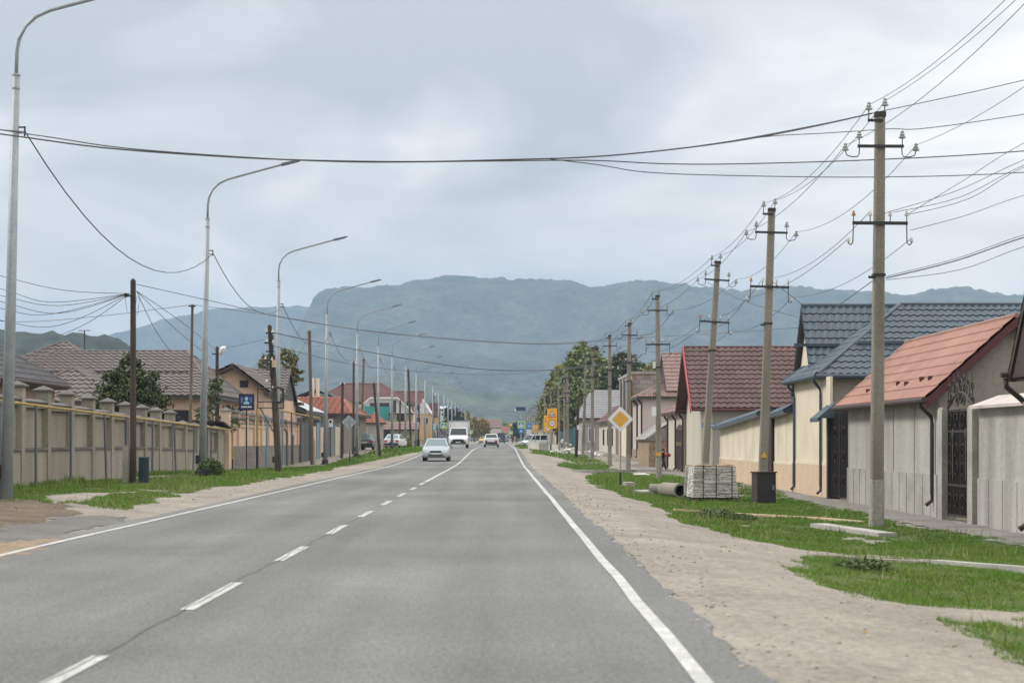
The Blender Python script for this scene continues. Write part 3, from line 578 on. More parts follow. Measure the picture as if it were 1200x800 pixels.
def ex4(t, b, tp):
    br = MB().tube([(X(328, 81.5), 81.5, gz(-9.4, 81.5) - .2), (tp.x + .15, 82, tp.z - 1.2)], [.1, .08], 8).build('brace_pole', 'old_wood', t)
    f = MB()
    x0, x1, z0, z1 = X(303, 82), X(334, 82), Z(478, 82), Z(455, 82)
    for p, q in (((x0, z0), (x0, z1)), ((x1 - .03, z0), (x1 - .03, z1)), ((x0, z1), (x1, z1)), ((x0, z0), (x1, z0)), ((x0, z0 + .25), (x1, z0 + .25)), ((x0 + .1, z0), (tp.x + .2, z0 - 1.0))): f.cyl((p[0], 81.7, p[1]), (q[0], 81.7, q[1]), .022, n=5)
    f.build('steel_frame', 'dark_steel', t)
    c = MB()
    for rr_ in (.25, .28, .22): c.tube([(X(326, 82) + rr_ * math.cos(a * .5), 81.75, Z(463, 82) + (rr_ + .08) * math.sin(a * .5)) for a in range(14)], .018, 5)
    c.build('cable_coil', 'wire', t)
    m_ = MB()
    for k, dz in enumerate((.3, .7, 1.05, 1.4, 1.8)): m_.box((tp.x + .03 * (-1) ** k, 81.86, tp.z - dz), (.34, .05, .06)); m_.box((tp.x + .1, 81.84, tp.z - dz - .18), (.16, .1, .2))
    m_.build('fuse_boxes', 'dark_steel', t)
    for k, (dx, dz) in enumerate(((-.12, .25), (.14, .28), (-.1, .66), (.16, .7), (-.15, 1.38), (.12, 1.42), (-.1, 2.3), (.15, 2.6))): i = MB(); insul(i, tp.x + dx, 81.8, tp.z - dz, .9); i.build('insulator', 'porcelain', t)
    MB().box((tp.x + .2, 81.82, tp.z - 1.55), (.16, .1, .3)).build('meter_box', 'cream_stone', t)
postL4, b4, t4 = post('utility_pole', (316, 382), (326, 556), 82, .1, 'old_wood', 'tangled dark wooden post hung with fuse boxes, coil and steel frame', None, ex4)
postL5, b5, t5 = post('wooden_pole', (362.5, 388), (366, 546), 113, .105, 'grey_wood', 'grey brown wooden pole with pale foot by the dark slate gate', (.1, 1.4))
post('wooden_pole', (401.5, 449), (400.5, 540), 135, .10, 'old_wood', 'dark wooden pole just left of the grey diamond sign back', (-.05, 1.5), arms([.1], .3))
post('wooden_pole', (414.5, 424), (414, 536), 150, .09, 'old_wood', 'thin dark pole between diamond sign and grey parked hatchback', None, arms([.15], .25))
post('utility_pole', (426.4, 420), (423, 520), 185, .115, 'grey_wood', 'grey pole standing before the rust red tiled roofs', None, arms([.15], .4))
post('wooden_pole', (438, 449), (445.5, 536.5), 138, .10, 'old_wood', 'leaning dark wooden post between the two parked cars', (-.2, 1.25))
post('wooden_pole', (469, 469), (468, 518), 235, .12, 'old_wood', 'short dark pole in front of the white gabled house', None, arms([.3], .5))
post('wooden_pole', (478.5, 433), (481.5, 518), 236, .13, 'old_wood', 'tall dark pole leaning a little before the brown house roof', None, arms([.2], .5))
post('wooden_pole', (491, 474), (490, 519), 262, .13, 'old_wood', 'short dark pole by the ochre walled house', None, arms([.4, .9], .7))
post('utility_pole', (508, 461), (508, 517), 330, .13, 'old_wood', 'distant dark pole with a white lamp beside the pale blue bus sign', None, ex3)
def ex9(t, b, tp):
    for dz in (.55, 1.5): MB().box((tp.x - .05, tp.y - .1, tp.z - dz - 1), (.16, .1, .35)).build('meter_box', 'sign_white' if dz > 1 else 'dark_steel', t)
post('wooden_pole', (678, 463), (675, 533), 155, .12, 'old_wood', 'dark leaning wooden post on the near verge before the big trees', None, ex9)

# ---------------------------------------------------------------- wires
def sagpts(a, b, sag, n=14):
    a, b = Vector(a), Vector(b); return [a.lerp(b, i / n) - Vector((0, 0, 4 * sag * (i / n) * (1 - i / n))) for i in range(n + 1)]
def wire(a, b, sag, r, label, group, name='power_line', n=14):
    o = MB().tube(sagpts(a, b, sag, n), r, 4, False).build(name, 'wire', smooth=True); return tag(o, label, 'wire', group)
def ploc(k, dx, h):
    p, l = PT[k]; h_ = h * (.93 if 9 <= k <= 12 else 1); return p + Vector((dx + math.sin(R(l)) * h_, -.12, math.cos(R(l)) * h_))
span_lab = ['bare wires running from the nearest power pole out of the picture overhead', 'bare wires between the nearest power pole and the one behind the brown box', 'bare wires between the power poles at the brown box and the stone stacks', 'bare wires between the most tilted power pole and the pole with the child',
            'bare wires between the pole with the child and the brick house pole', 'bare wires from the brick house pole to the pole beside the diamond sign', 'bare wires from the diamond sign pole to the transformer pole', 'bare wires from the transformer pole to the next tilted pole']
for k in range(8):
    for dx, h in ((-.24, 8.45), (.08, 8.53), (-.705, 7.64), (.705, 7.64), (-.63, 5.78), (.63, 5.78), (-.2, 6.32))[:4 if k == 0 else 7]:
        wire(ploc(k, dx, h), ploc(k + 1, dx, h), random.uniform(.22, .4), (.0055, .0065, .0075, .008)[k] if k < 4 else .011, span_lab[k], 'bare wires along the power poles')
for k in range(8, 16):
    for dx, h in ((-.7, 7.64), (.7, 7.64)): wire(ploc(k, dx, h), ploc(k + 1, dx, h), .4, .014, 'faint wires linking the distant power poles', 'bare wires along the power poles', n=6)
for k in range(12):
    wire(LT[k], LT[k + 1], (1.55, 1.0, 1.2, 1.1)[k] if k < 4 else .9, .014, ['black cable sagging between the nearest and second street lamp', 'black cable sagging between second and third street lamp', 'black cable sagging between third and fourth street lamp', 'black cable sagging between fourth and fifth street lamp'][k] if k < 4 else 'faint cable sagging between the farther street lamps', 'cables strung between the street lamps', 'lamp_cable')
wire((LT[0].x - 12, 32, LT[0].z + .3), LT[0], .1, .014, 'short black cable reaching the nearest street lamp from the left', 'cables strung between the street lamps', 'lamp_cable')
def path_wire(pts, r, label, z0=None, name='overhead_cable', group='cables crossing over the road'):
    o = MB().tube([P(*p) for p in pts], r, 5, False).build(name, 'wire', smooth=True); return tag(o, label, 'wire', group)
def spl(pts, n=5):       # smooth through the given points
    o = []
    for i in range(len(pts) - 1):
        p0, p1, p2, p3 = (Vector(pts[max(i - 1, 0)]), Vector(pts[i]), Vector(pts[i + 1]), Vector(pts[min(i + 2, len(pts) - 1)]))
        for k in range(n):
            t = k / n; o.append(tuple(.5 * ((2 * p1) + (p2 - p0) * t + (2 * p0 - 5 * p1 + 4 * p2 - p3) * t * t + (3 * p1 - p0 - 3 * p2 + p3) * t ** 3)))
    return o + [tuple(pts[-1])]
cz = 39.4
path_wire(spl([(-700, 40, cz), (-300, 118, cz), (0, 157, cz), (120, 173, cz), (245, 182.5, cz), (350, 187.5, cz), (480, 189.5, cz), (600, 187, cz), (690, 184, cz), (780, 176, cz), (870, 164, cz), (950, 149, cz), (1022, 133, 39.9)]), .0155, 'thick twisted black cable crossing the sky from the left edge to the nearest power pole')
path_wire(spl([(-700, 20, cz + .3), (-300, 105, cz + .3), (0, 152, cz + .3), (60, 161, cz), (150, 174, cz), (300, 185, cz), (420, 190, cz), (560, 189, cz), (690, 188, cz), (780, 192, cz + .2), (870, 192, cz + .4), (1030, 187, cz + .6), (1200, 177, cz + .6), (1500, 150, cz + .6)]), .012, 'thin black cable running beside the thick twisted cable, then on to the right edge')
path_wire(spl([(640, 186, cz), (700, 193, cz + .4), (760, 202, cz + .8), (870, 206, cz + 1), (1030, 207.5, cz + 1.2), (1200, 202, cz + 1.2), (1500, 180, cz + 1.2)]), .010, 'lowest thin cable crossing the sky behind the nearest power pole')
path_wire(spl([(800, 173.8, 39.45), (850, 166.5, 39.6), (905, 159.5, 40.5), (960, 156.5, 41), (1000, 154, 41), (1045, 151, 41), (1084, 150.5, 41), (1200, 134, 41), (1500, 85, 41)]), .009, 'slightly kinked thin wire passing above the upper crossarm of the nearest pole')
path_wire(spl([(800, 173.6, 39.45), (870, 163, 39.7), (960, 146, 40.6), (1030, 131, 41.2), (1092, 118, 41.2), (1200, 94, 41.2), (1500, 20, 41.2)]), .009, 'thin wire rising to the right past the top of the nearest power pole')
for k, (sx, sy, ex, ey, m1, m2) in enumerate([(1062, 252, 1203, 166, 1130, 211), (1036, 250, 1203, 186, 1120, 224), (1046, 249, 1203, 192, 1125, 231), (1062, 252, 1203, 194, 1135, 233), (1066, 270, 1203, 228, 1130, 253), (1038, 324, 1203, 274, 1120, 303), (1038, 326, 1203, 277, 1120, 305.5), (1038, 328, 1203, 288, 1125, 316)]):
    path_wire(spl([(sx, sy, 39.9), (m1, m2, 39.2), (ex, ey, 38.4), (ex + 150, ey - (m2 - ey) * 1.6, 37)]), .0062 if k != 6 else .012, ['upper service wires fanning from the lower crossarm of the nearest pole to the right edge', 'lower service wires running from the band of the nearest pole to the right edge'][k > 4], group='service wires from the nearest power pole', name='service_wire')
for k, (ex, ey, m1, m2, mm) in enumerate([(0, 323, 75, 340, 0), (0, 338, 60, 354, 0), (0, 346, 70, 358, 0), (0, 353, 70, 367, 0), (0, 361, 60, 368, 0), (0, 375, 70, 381, 0), (60, 397, 105, 377, 1)]):
    path_wire(spl([(152, 344, 55), (m1, m2, 56), (ex, ey, 57)] + ([(-150, ey - 40, 59)] if not mm else [])), .009, 'service wires fanning left from the dark wooden pole by the teal bin', group='service wires from the dark wooden pole', name='service_wire')
for k, (ex, ey, m1, m2, z2) in enumerate([(200, 412, 180, 383, 72), (248, 420, 205, 385, 90), (252, 409, 210, 375, 92)]):
    path_wire(spl([(160, 341, 55), (m1, m2, (55 + z2) / 2), (ex, ey, z2)]), .010, 'service wires dropping right from the dark wooden pole to the roofs', group='service wires from the dark wooden pole', name='service_wire')
for pts, r, lab in [([(160, 333, 55), (245, 352, 60), (330, 371, 68), (440, 389, 78), (560, 400, 84), (660, 403, 88), (760, 395, 90)], .010, 'long thin wire from the dark wooden pole to the pole with the child'),
                    ([(-60, 368, 84), (20, 377, 84), (120, 370, 84.5), (225, 357, 85)], .011, 'thin wire reaching the slim grey pole behind the fence from the left'),
                    ([(226, 357, 85), (300, 367, 86), (420, 386, 88), (560, 399, 89), (660, 402, 90), (765, 391, 90)], .011, 'long thin wire from the slim grey pole across the mountain to the right'),
                    ([(318, 389, 82), (360, 398, 90), (420, 410, 100), (500, 424, 108), (560, 432, 110), (620, 434, 112), (690, 430, 114), (735, 420, 112)], .022, 'thick dark cable crossing the valley from the tangled post to the far poles'),
                    ([(320, 405, 82), (420, 428, 100), (520, 437, 115), (600, 438, 125), (693, 428, 148)], .014, 'thin cable below the thick one crossing from the tangled post'),
                    ([(256, 410, 92), (300, 400, 88), (317, 396, 82)], .009, 'short wire from the white headed lamp pole to the tangled post'),
                    ([(364, 392, 113), (342, 430, 112), (330, 462, 110)], .012, 'service wire dropping from the grey brown pole to the peach house'),
                    ([(828, 330, 73), (870, 352, 68), (936, 372, 66)], .009, 'service wire from the tilted power pole to the blue roofed house'),
                    ([(905, 330, 56), (925, 345, 62), (944, 360, 66)], .009, 'service wire from the brown box pole to the blue roof gable'),
                    ([(740, 396, 112), (830, 391, 95), (880, 388, 76), (944, 383, 66)], .010, 'thin wire sagging past the tilted poles to the blue roofed house'),
                    ([(1024, 328, 40), (985, 356, 52), (960, 372, 62)], .010, 'service wire from the nearest power pole down to the blue roof')]:
    path_wire(spl(pts), r, lab, group='cables crossing over the road')
# ---------------------------------------------------------------- houses: roofs, walls, openings
def tile_plane(mb, A, B, C, D_, pitch, course, amp, per=5):
    A, B, C, D_ = map(Vector, (A, B, C, D_)); u = (B - A); LE = u.length; u = u / LE
    up = (D_ - A) - u * (D_ - A).dot(u); H = up.length; v = up / H; n = u.cross(v)
    if n.z < 0: n = -n
    rows = max(1, round(H / course)); ch = H / rows; seg = max(1, int(LE / pitch * per))
    for k in range(rows):
        ring = []
        for t, lift in ((k / rows, 1.0), ((k + .9) / rows, .12), ((k + 1) / rows, 0.0)):
            l, r_ = A.lerp(D_, t), B.lerp(C, t); line = []
            for s in range(seg + 1):
                p = l.lerp(r_, s / seg); ph = (p - A).dot(u) / pitch
                line.append(p + n * (amp * 1.9 * (.5 + .5 * math.cos(2 * math.pi * ph)) ** 1.5 + amp * 1.5 * lift))
            ring.append(line)
        V = [A.lerp(D_, k / rows).lerp(B.lerp(C, k / rows), s / seg) for s in range(seg + 1)] + ring[0] + ring[1] + ring[2]; w_ = seg + 1
        mb.add(V, [(j * w_ + s, j * w_ + s + 1, (j + 1) * w_ + s + 1, (j + 1) * w_ + s) for j in range(3) for s in range(seg)])
def roof(root, planes, m, tile, under='trim_dark', thick=.10, ridges=(), name='roof', ridgemat=None, rr=.07):
    pitch, course, amp, per = tile; b = MB(); s = MB()
    for (A, B, C, D_) in planes:
        tile_plane(b, A, B, C, D_, pitch, course, amp, per)
        q = [Vector(p) for p in ((A, B, C, D_) if (Vector(C) - Vector(D_)).length > 1e-3 else (A, B, C))]
        s.prism([p - Vector((0, 0, .015)) for p in q], (0, 0, -thick))
    r_ = b.build(name, m, root, True)
    for p in r_.data.polygons: p.use_smooth = False
    s.build('eaves_board', under, root)
    if ridges:
        g = MB()
        for p, q in ridges: g.cyl(Vector(p) + Vector((0, 0, .02)), Vector(q) + Vector((0, 0, .02)), rr, n=6)
        g.build('ridge_cap', ridgemat or m, r_)
    return r_
NEAR, MID, FARR = (.235, .35, .021, 6), (.33, .42, .030, 5), (.5, .7, .03, 2)
def gable_planes(x0, x1, y0, y1, ax, ze, zr, r, ov, gv):
    if ax == 'x':
        s0 = (zr - ze) / (r - y0); s1 = (zr - ze) / (y1 - r); a, b = x0 - gv, x1 + gv
        P1 = ((a, y0 - ov, ze - s0 * ov), (b, y0 - ov, ze - s0 * ov), (b, r, zr), (a, r, zr)); P2 = ((a, y1 + ov, ze - s1 * ov), (b, y1 + ov, ze - s1 * ov), (b, r, zr), (a, r, zr))
        return [P1, P2], ((a, r, zr), (b, r, zr))
    s0 = (zr - ze) / (r - x0); s1 = (zr - ze) / (x1 - r); a, b = y0 - gv, y1 + gv
    P1 = ((x0 - ov, a, ze - s0 * ov), (x0 - ov, b, ze - s0 * ov), (r, b, zr), (r, a, zr)); P2 = ((x1 + ov, a, ze - s1 * ov), (x1 + ov, b, ze - s1 * ov), (r, b, zr), (r, a, zr))
    return [P1, P2], ((r, a, zr), (r, b, zr))
def gable_walls(mb, x0, x1, y0, y1, ax, zb, ze, zr, r, d=.13):
    if ax == 'x': mb.prism([(x0, y0, zb), (x0, y1, zb), (x0, y1, ze - d), (x0, r, zr - d), (x0, y0, ze - d)], (x1 - x0, 0, 0))
    else: mb.prism([(x0, y0, zb), (x1, y0, zb), (x1, y0, ze - d), (r, y0, zr - d), (x0, y0, ze - d)], (0, y1 - y0, 0))
def hip_planes(x0, x1, y0, y1, ax, ze, zr, r, e0, e1, ov):
    # eave rectangle at ze (already including overhang)
    x0 -= ov; x1 += ov; y0 -= ov; y1 += ov
    if ax == 'x':
        a, b = (e0, r, zr), (e1, r, zr)
        return [((x0, y0, ze), (x1, y0, ze), b, a), ((x0, y1, ze), (x1, y1, ze), b, a), ((x0, y0, ze), (x0, y1, ze), a, a), ((x1, y0, ze), (x1, y1, ze), b, b)], \
               [(a, b), ((x0, y0, ze), a), ((x0, y1, ze), a), ((x1, y0, ze), b), ((x1, y1, ze), b)]
    a, b = (r, e0, zr), (r, e1, zr)
    return [((x0, y0, ze), (x0, y1, ze), b, a), ((x1, y0, ze), (x1, y1, ze), b, a), ((x0, y0, ze), (x1, y0, ze), a, a), ((x0, y1, ze), (x1, y1, ze), b, b)], \
           [(a, b), ((x0, y0, ze), a), ((x1, y0, ze), a), ((x0, y1, ze), b), ((x1, y1, ze), b)]
def downpipe(root, x, y, zt, zb, m, dx=-.12, wall=.14, r=.045, foot=True):
    p = [(x + wall * 1.6 * -dx / abs(dx) * -1 if False else x + dx * 2.2, y, zt), (x + dx * 2.0, y, zt - .12), (x + dx * .6, y, zt - .34), (x + dx * .45, y, zt - .5), (x + dx * .45, y, zb + .35)]
    if foot: p += [(x + dx * .5, y, zb + .18), (x + dx * 1.3, y, zb + .08)]
    MB().tube(p, r, 8).build('downpipe', m, root, True)
def gutter(root, p, q, m, r=.06): MB().cyl(p, q, r, n=8).build('gutter', m, root)
def window(root, c, w, h, face, fm='trim_white', pm='window', bars=1):
    x, y, z = c; f = MB(); t = .06
    def bar(u0, u1, v0, v1, dep, off):
        if face == '-y': f_.bx(x + u0, x + u1, y - dep - off, y - off, z + v0, z + v1)
        elif face == '-x': f_.bx(x - dep - off, x - off, y + u0, y + u1, z + v0, z + v1)
        else: f_.bx(x + off, x + dep + off, y + u0, y + u1, z + v0, z + v1)
    f_ = f
    bar(-w / 2, w / 2, -h / 2, -h / 2 + t, .05, 0); bar(-w / 2, w / 2, h / 2 - t, h / 2, .05, 0); bar(-w / 2, -w / 2 + t, -h / 2 + t, h / 2 - t, .05, 0); bar(w / 2 - t, w / 2, -h / 2 + t, h / 2 - t, .05, 0)
    for k in range(bars): u = -w / 2 + w * (k + 1) / (bars + 1); bar(u - .025, u + .025, -h / 2 + t, h / 2 - t, .04, 0)
    wd = f.build('window', fm, root); f_ = MB(); bar(-w / 2 + t, w / 2 - t, -h / 2 + t, h / 2 - t, .012, .004); f_.build('pane', pm, wd)
    return wd
def gr(x, y): return gz(x, y)

# --- R1: steep dark brown gable at the right edge
g = -.35
t = thing('house', 'dark brown steep eave and gable of the house cut off by the right edge', 'house', (12, 32, g))
MB().prism([(9.95, 36.2, g), (9.95, 29.8, g), (9.95, 29.8, 2.62), (9.95, 33.0, 6.45), (9.95, 36.2, 2.62)], (7, 0, 0)).build('wall', 'plaster_grey', t)
pl, rg = gable_planes(9.45, 17, 29.8, 36.2, 'x', 2.75, 6.6, 33.0, .12, .22); roof(t, pl, 'roof_maroon', NEAR, 'trim_brown', .14, [rg])
MB().prism([(9.27, 36.2, 2.52), (9.27, 33.0, 6.38), (9.27, 29.8, 2.52)], (.06, 0, 0)).build('gable_boards', 'trim_brown', t)
MB().prism([(9.33, 36.2, 2.5), (9.94, 36.2, 2.5), (9.94, 29.9, 2.5), (9.33, 29.9, 2.5)], (0, 0, -.05)).build('soffit', 'trim_brown', t)
gutter(t, (9.1, 36.36, 2.58), (17, 36.36, 2.58), 'trim_brown')
MB().tube([(9.2, 36.42, 2.52), (9.22, 36.42, 2.36), (9.5, 36.4, 2.12), (9.62, 36.4, 1.95), (9.62, 36.4, 0.0), (9.6, 36.4, -.14), (9.45, 36.4, -.24)], .055, 8).build('downpipe', 'trim_brown', t, True)

# --- R2: concrete wall with pinkish cap, iron gate, red roofed shed
t = thing('garden_wall', 'grey concrete wall with a pinkish sloping cap beside the ornate gate', 'wall', (9.75, 38.5, g))
w0, w1 = 36.3, 40.55
MB().bx(9.7, 9.9, w0, w1, g, 2.12).bx(9.665, 9.7, w0, w1, g, .62).build('panel', 'pale_concrete', t)
MB().prism([(9.5, w0, 2.08), (10.1, w0, 2.30), (10.1, w0, 2.14), (9.5, w0, 2.02)], (0, w1 - w0, 0)).build('cap', 'plaster_pink', t)
b = MB()
for yy in (37.4, 38.5, 39.6): b.bx(9.655, 9.664, yy - .01, yy + .01, g, .6)
b.build('panel_joint', 'joint', t)
t = thing('iron_gate', 'ornate dark iron gate with scrollwork crown between concrete posts', 'gate', (9.75, 42.3, g))
for y_ in (40.85, 43.65):
    MB().bx(9.58, 9.88, y_ - .22, y_ + .22, g, 2.06).bx(9.6, 9.86, y_ - .2, y_ + .2, 2.06, 2.1).build('gate_post', 'concrete', t)
def scroll(mb, cx, cz_, r, s=1, x=9.72, ph=0):
    mb.tube([(x, cx + s * r * (1 - k / 16) * math.cos(k * .62 + ph), cz_ + r * (1 - k / 16) * math.sin(k * .62 + ph)) for k in range(13)], .016, 4)
for lo, hi in ((41.08, 42.23), (42.27, 43.42)):
    b = MB()
    for zz in (g + .1, g + .75, 1.55, 2.0): b.bx(9.70, 9.74, lo, hi, zz, zz + .05)
    for k in range(9): yy = lo + .02 + (hi - lo - .04) * k / 8; b.bx(9.705, 9.735, yy - .015, yy + .015, g + .1, 2.04)
    lf_ = b.build('gate_leaf', 'iron', t)
    MB().bx(9.745, 9.755, lo, hi, g + .1, 2.0).build('back_sheet', 'dark_steel', lf_)
    b = MB(); cc = (lo + hi) / 2
    for zz in (g + .42, .75, 1.15, 1.8):
        for s in (-1, 1): scroll(b, cc + s * .27, zz, .2, s, 9.69)
    b.bx(9.68, 9.70, cc - .05, cc + .05, .55, 1.45); b.ball((9.69, cc, 1.5), (.03, .09, .14))
    b.build('scrollwork', 'iron', lf_)
b = MB(); b.tube([(9.72, 41.05 + 2.4 * k / 12, 2.08 + .32 * math.sin(math.pi * k / 12)) for k in range(13)], .025, 5)
for k, (yy, zz, rr_) in enumerate([(41.4, 2.25, .17), (41.8, 2.42, .2), (42.25, 2.52, .2), (42.7, 2.42, .2), (43.1, 2.25, .17), (42.25, 2.25, .16), (41.6, 2.6, .1), (42.9, 2.6, .1), (41.2, 2.5, .13), (43.35, 2.5, .13), (42.0, 2.68, .1), (42.5, 2.68, .1), (41.95, 2.2, .14), (42.55, 2.2, .14), (41.15, 2.2, .12), (43.35, 2.2, .12)]):
    scroll(b, yy, zz, rr_, 1 if k % 2 else -1); b.cyl((9.72, yy, zz), (9.72, yy + .05, zz + rr_ + .14), .012, n=4)
b.build('crest', 'iron', t)
t = thing('shed', 'pale concrete shed with a salmon red metal tile roof', 'house', (11.4, 50, g))
zr_, ze_ = 4.13, 2.62; y0, y1 = 44.45, 56
gable = MB(); gable_walls(gable, 9.72, 13.1, y0, y1, 'y', g, ze_, zr_, 11.4); gable.build('wall', 'pale_concrete', t)
MB().prism([(9.74, y0 - .02, g), (13.1, y0 - .02, g), (13.1, y0 - .02, ze_ - .15), (11.4, y0 - .02, zr_ - .16), (9.74, y0 - .02, ze_ - .15)], (0, .018, 0)).build('gable_plaster', 'plaster_grey', t)
MB().bx(9.68, 9.72, y0, y1, g, .62).build('plinth', 'concrete', t)
pl, rg = gable_planes(9.72, 13.1, y0, y1, 'y', ze_, zr_, 11.4, .32, .3)
# small half hip at the near end as in the photograph
r_ = roof(t, [pl[0], pl[1]], 'roof_orange', (.23, .36, .017, 6), 'trim_maroon', .12, [rg], rr=.06)
MB().prism([(9.38, y0 - .31, ze_ - .42), (11.4, y0 - .31, zr_ - .02), (13.4, y0 - .31, ze_ - .4), (13.4, y0 - .31, ze_ - .58), (11.4, y0 - .31, zr_ - .22), (9.38, y0 - .31, ze_ - .58)], (0, .03, 0)).build('verge_board', 'trim_maroon', t)
gutter(t, (9.34, y0 - .3, 2.28), (9.34, y1 + .3, 2.28), 'trim_brown')
downpipe(t, 9.72, 44.75, 2.26, g + .2, 'trim_brown', -.16)
b = MB()
for yy in (47, 49.5, 52): b.bx(9.705, 9.718, yy - .012, yy + .012, .62, 2.2)
for yy in np.arange(45, 56, .9): b.bx(9.668, 9.679, yy - .012, yy + .012, g, .6)
b.build('panel_joint', 'joint', t)
for yy, hh in ((45.9, .35), (46.9, .36), (48.3, .3), (49.5, .33), (53, .25)): MB().box((9.40 + hh * 1.3, yy, 2.41 + hh * 1.17), (.10, .07, .10)).build('snow_guard', 'trim_maroon', r_)
# gate between the shed and the blue roofed house
t = thing('metal_gate', 'tall dark metal gate under a small blue gabled cap', 'gate', (9.8, 57.8, g))
for lo, hi in ((56.25, 57.65), (57.7, 59.1)):
    b = MB(); b.bx(9.79, 9.82, lo, hi, g + .08, 2.15)
    for k in range(6): yy = lo + .05 + (hi - lo - .1) * k / 5; b.bx(9.75, 9.79, yy - .025, yy + .025, g + .1, 2.25)
    lf_ = b.build('gate_leaf', 'iron', t); b = MB()
    for zz in (.2, .9, 1.6): scroll(b, (lo + hi) / 2, zz, .22, 1, 9.74)
    b.build('scrollwork', 'brown_steel', lf_)
MB().bx(9.66, 10.0, 59.12, 59.4, g, 2.2).build('gate_post', 'dark_steel', t); 
MB().prism([(9.3, 58.75, 2.05), (9.3, 60.25, 2.05), (9.85, 60.1, 2.5), (9.85, 58.9, 2.5)], (0, 0, -.12)).prism([(9.3, 58.75, 2.04), (9.85, 58.75, 2.04), (9.85, 58.75, 2.42)], (0, .03, 0)).build('cap', 'roof_blue', t)

# --- R3: cream house with the blue roof
t = thing('house', 'cream brick house under a large blue grey metal tile roof', 'house', (14, 63.5, g))
MB().bx(9.86, 22, 60.65, 66.7, g, 3.32).build('wall', 'plaster_grey', t)
MB().bx(9.78, 9.857, 59.45, 66.75, .62, 3.30).build('cream_facing', 'cream', t)
MB().bx(9.76, 9.857, 59.45, 66.75, g, .62).build('stone_plinth', 'cream_stone', t)
MB().bx(9.755, 9.777, 59.45, 66.75, .62, .72).build('ledge', 'cream', t)
pl, rg = hip_planes(9.86, 22, 60.65, 67.0, 'x', 3.38, 5.72, 63.83, 12.75, 19, .33)
r1 = roof(t, pl, 'roof_blue', NEAR, 'trim_blue', .13, rg, rr=.075)
up, ur = gable_planes(10.05, 21, 63.9, 68.3, 'x', 3.15, 5.84, 66.1, .1, .14)
r2 = roof(t, up, 'roof_blue', NEAR, 'trim_blue', .13, [ur], 'upper_roof', rr=.075)
MB().prism([(10.1, 63.9, 3.0), (10.1, 68.3, 3.0), (10.1, 66.1, 5.66)], (.4, 0, 0)).build('gable_wall', 'cream', t)
MB().prism([(9.95, 66.15, 5.74), (9.95, 68.5, 2.93), (9.95, 68.3, 2.90), (9.95, 66.1, 5.52)], (.16, 0, 0)).build('verge_board', 'trim_dark', t)
gutter(t, (9.49, 60.3, 3.33), (9.49, 67.4, 3.33), 'trim_blue', .07); gutter(t, (9.49, 60.28, 3.33), (18, 60.28, 3.33), 'trim_blue', .07)
downpipe(t, 9.78, 60.9, 3.3, g + .02, 'trim_blue', -.13); downpipe(t, 9.78, 66.4, 3.3, g + .02, 'trim_blue', -.13)
MB().box((14, 64.9, 4.49), (9.0, .06, .1)).build('snow_guard', 'roof_blue', r1); MB().box((13.5, 61.7, 4.42), (5, .06, .09)).build('snow_guard', 'roof_blue', r1)
# cream fence
t = thing('garden_fence', 'cream brick fence with peach base and sloping blue metal caps', 'fence', (9.85, 77, g))
def cseg(y0, y1, za, zb_):
    zz = lambda y: za + (zb_ - za) * (y - y0) / (y1 - y0)
    MB().add([(9.82, y0, .55), (9.82, y1, .55), (9.82, y1, zb_), (9.82, y0, za), (10.02, y0, .55), (10.02, y1, .55), (10.02, y1, zb_), (10.02, y0, za)], [(0, 1, 2, 3), (5, 4, 7, 6), (1, 5, 6, 2), (4, 0, 3, 7), (3, 2, 6, 7)]).build('panel', 'cream', t)
    MB().bx(9.79, 10.05, y0, y1, g, .55).build('base', 'cream_stone', t)
    MB().bx(9.785, 9.819, y0, y1, .55, .63).build('ledge', 'cream', t)
    n = MB()
    A, B, C, D_ = (9.48, y0 - .1, za - .03), (9.48, y1 + .1, zb_ - .03), (9.95, y1 + .1, zb_ + .24), (9.95, y0 - .1, za + .24)
    tile_plane(n, A, B, C, D_, .23, .25, .014, 6); tile_plane(n, (10.42, y0 - .1, za - .03), (10.42, y1 + .1, zb_ - .03), C, D_, .23, .25, .014, 6); cp = n.build('cap', 'roof_blue', t)
    MB().prism([A, B, (10.42, y1 + .1, zb_ - .03), (10.42, y0 - .1, za - .03)], (0, 0, -.09)).prism([A, (10.42, y0 - .1, za - .03), D_], (0, .02, 0)).build('cap_edge', 'trim_blue', cp)
    j = MB()
    for yy in np.arange(y0 + 1.5, y1, 2.2): j.bx(9.815, 9.8195, yy - .02, yy + .02, .64, zz(yy) - .05)
    j.build('panel_joint', 'cream_stone', t)
cseg(67.3, 71.9, 2.43, 2.28); cseg(74.4, 90, 2.42, 1.98)
MB().bx(9.72, 10.1, 72.0, 72.35, g, 2.5).bx(9.72, 10.1, 73.95, 74.3, g, 2.5).build('gate_pier', 'dark_steel', t)
MB().bx(9.86, 9.92, 72.36, 73.94, g + .05, 2.3).build('door', 'trim_maroon', t)

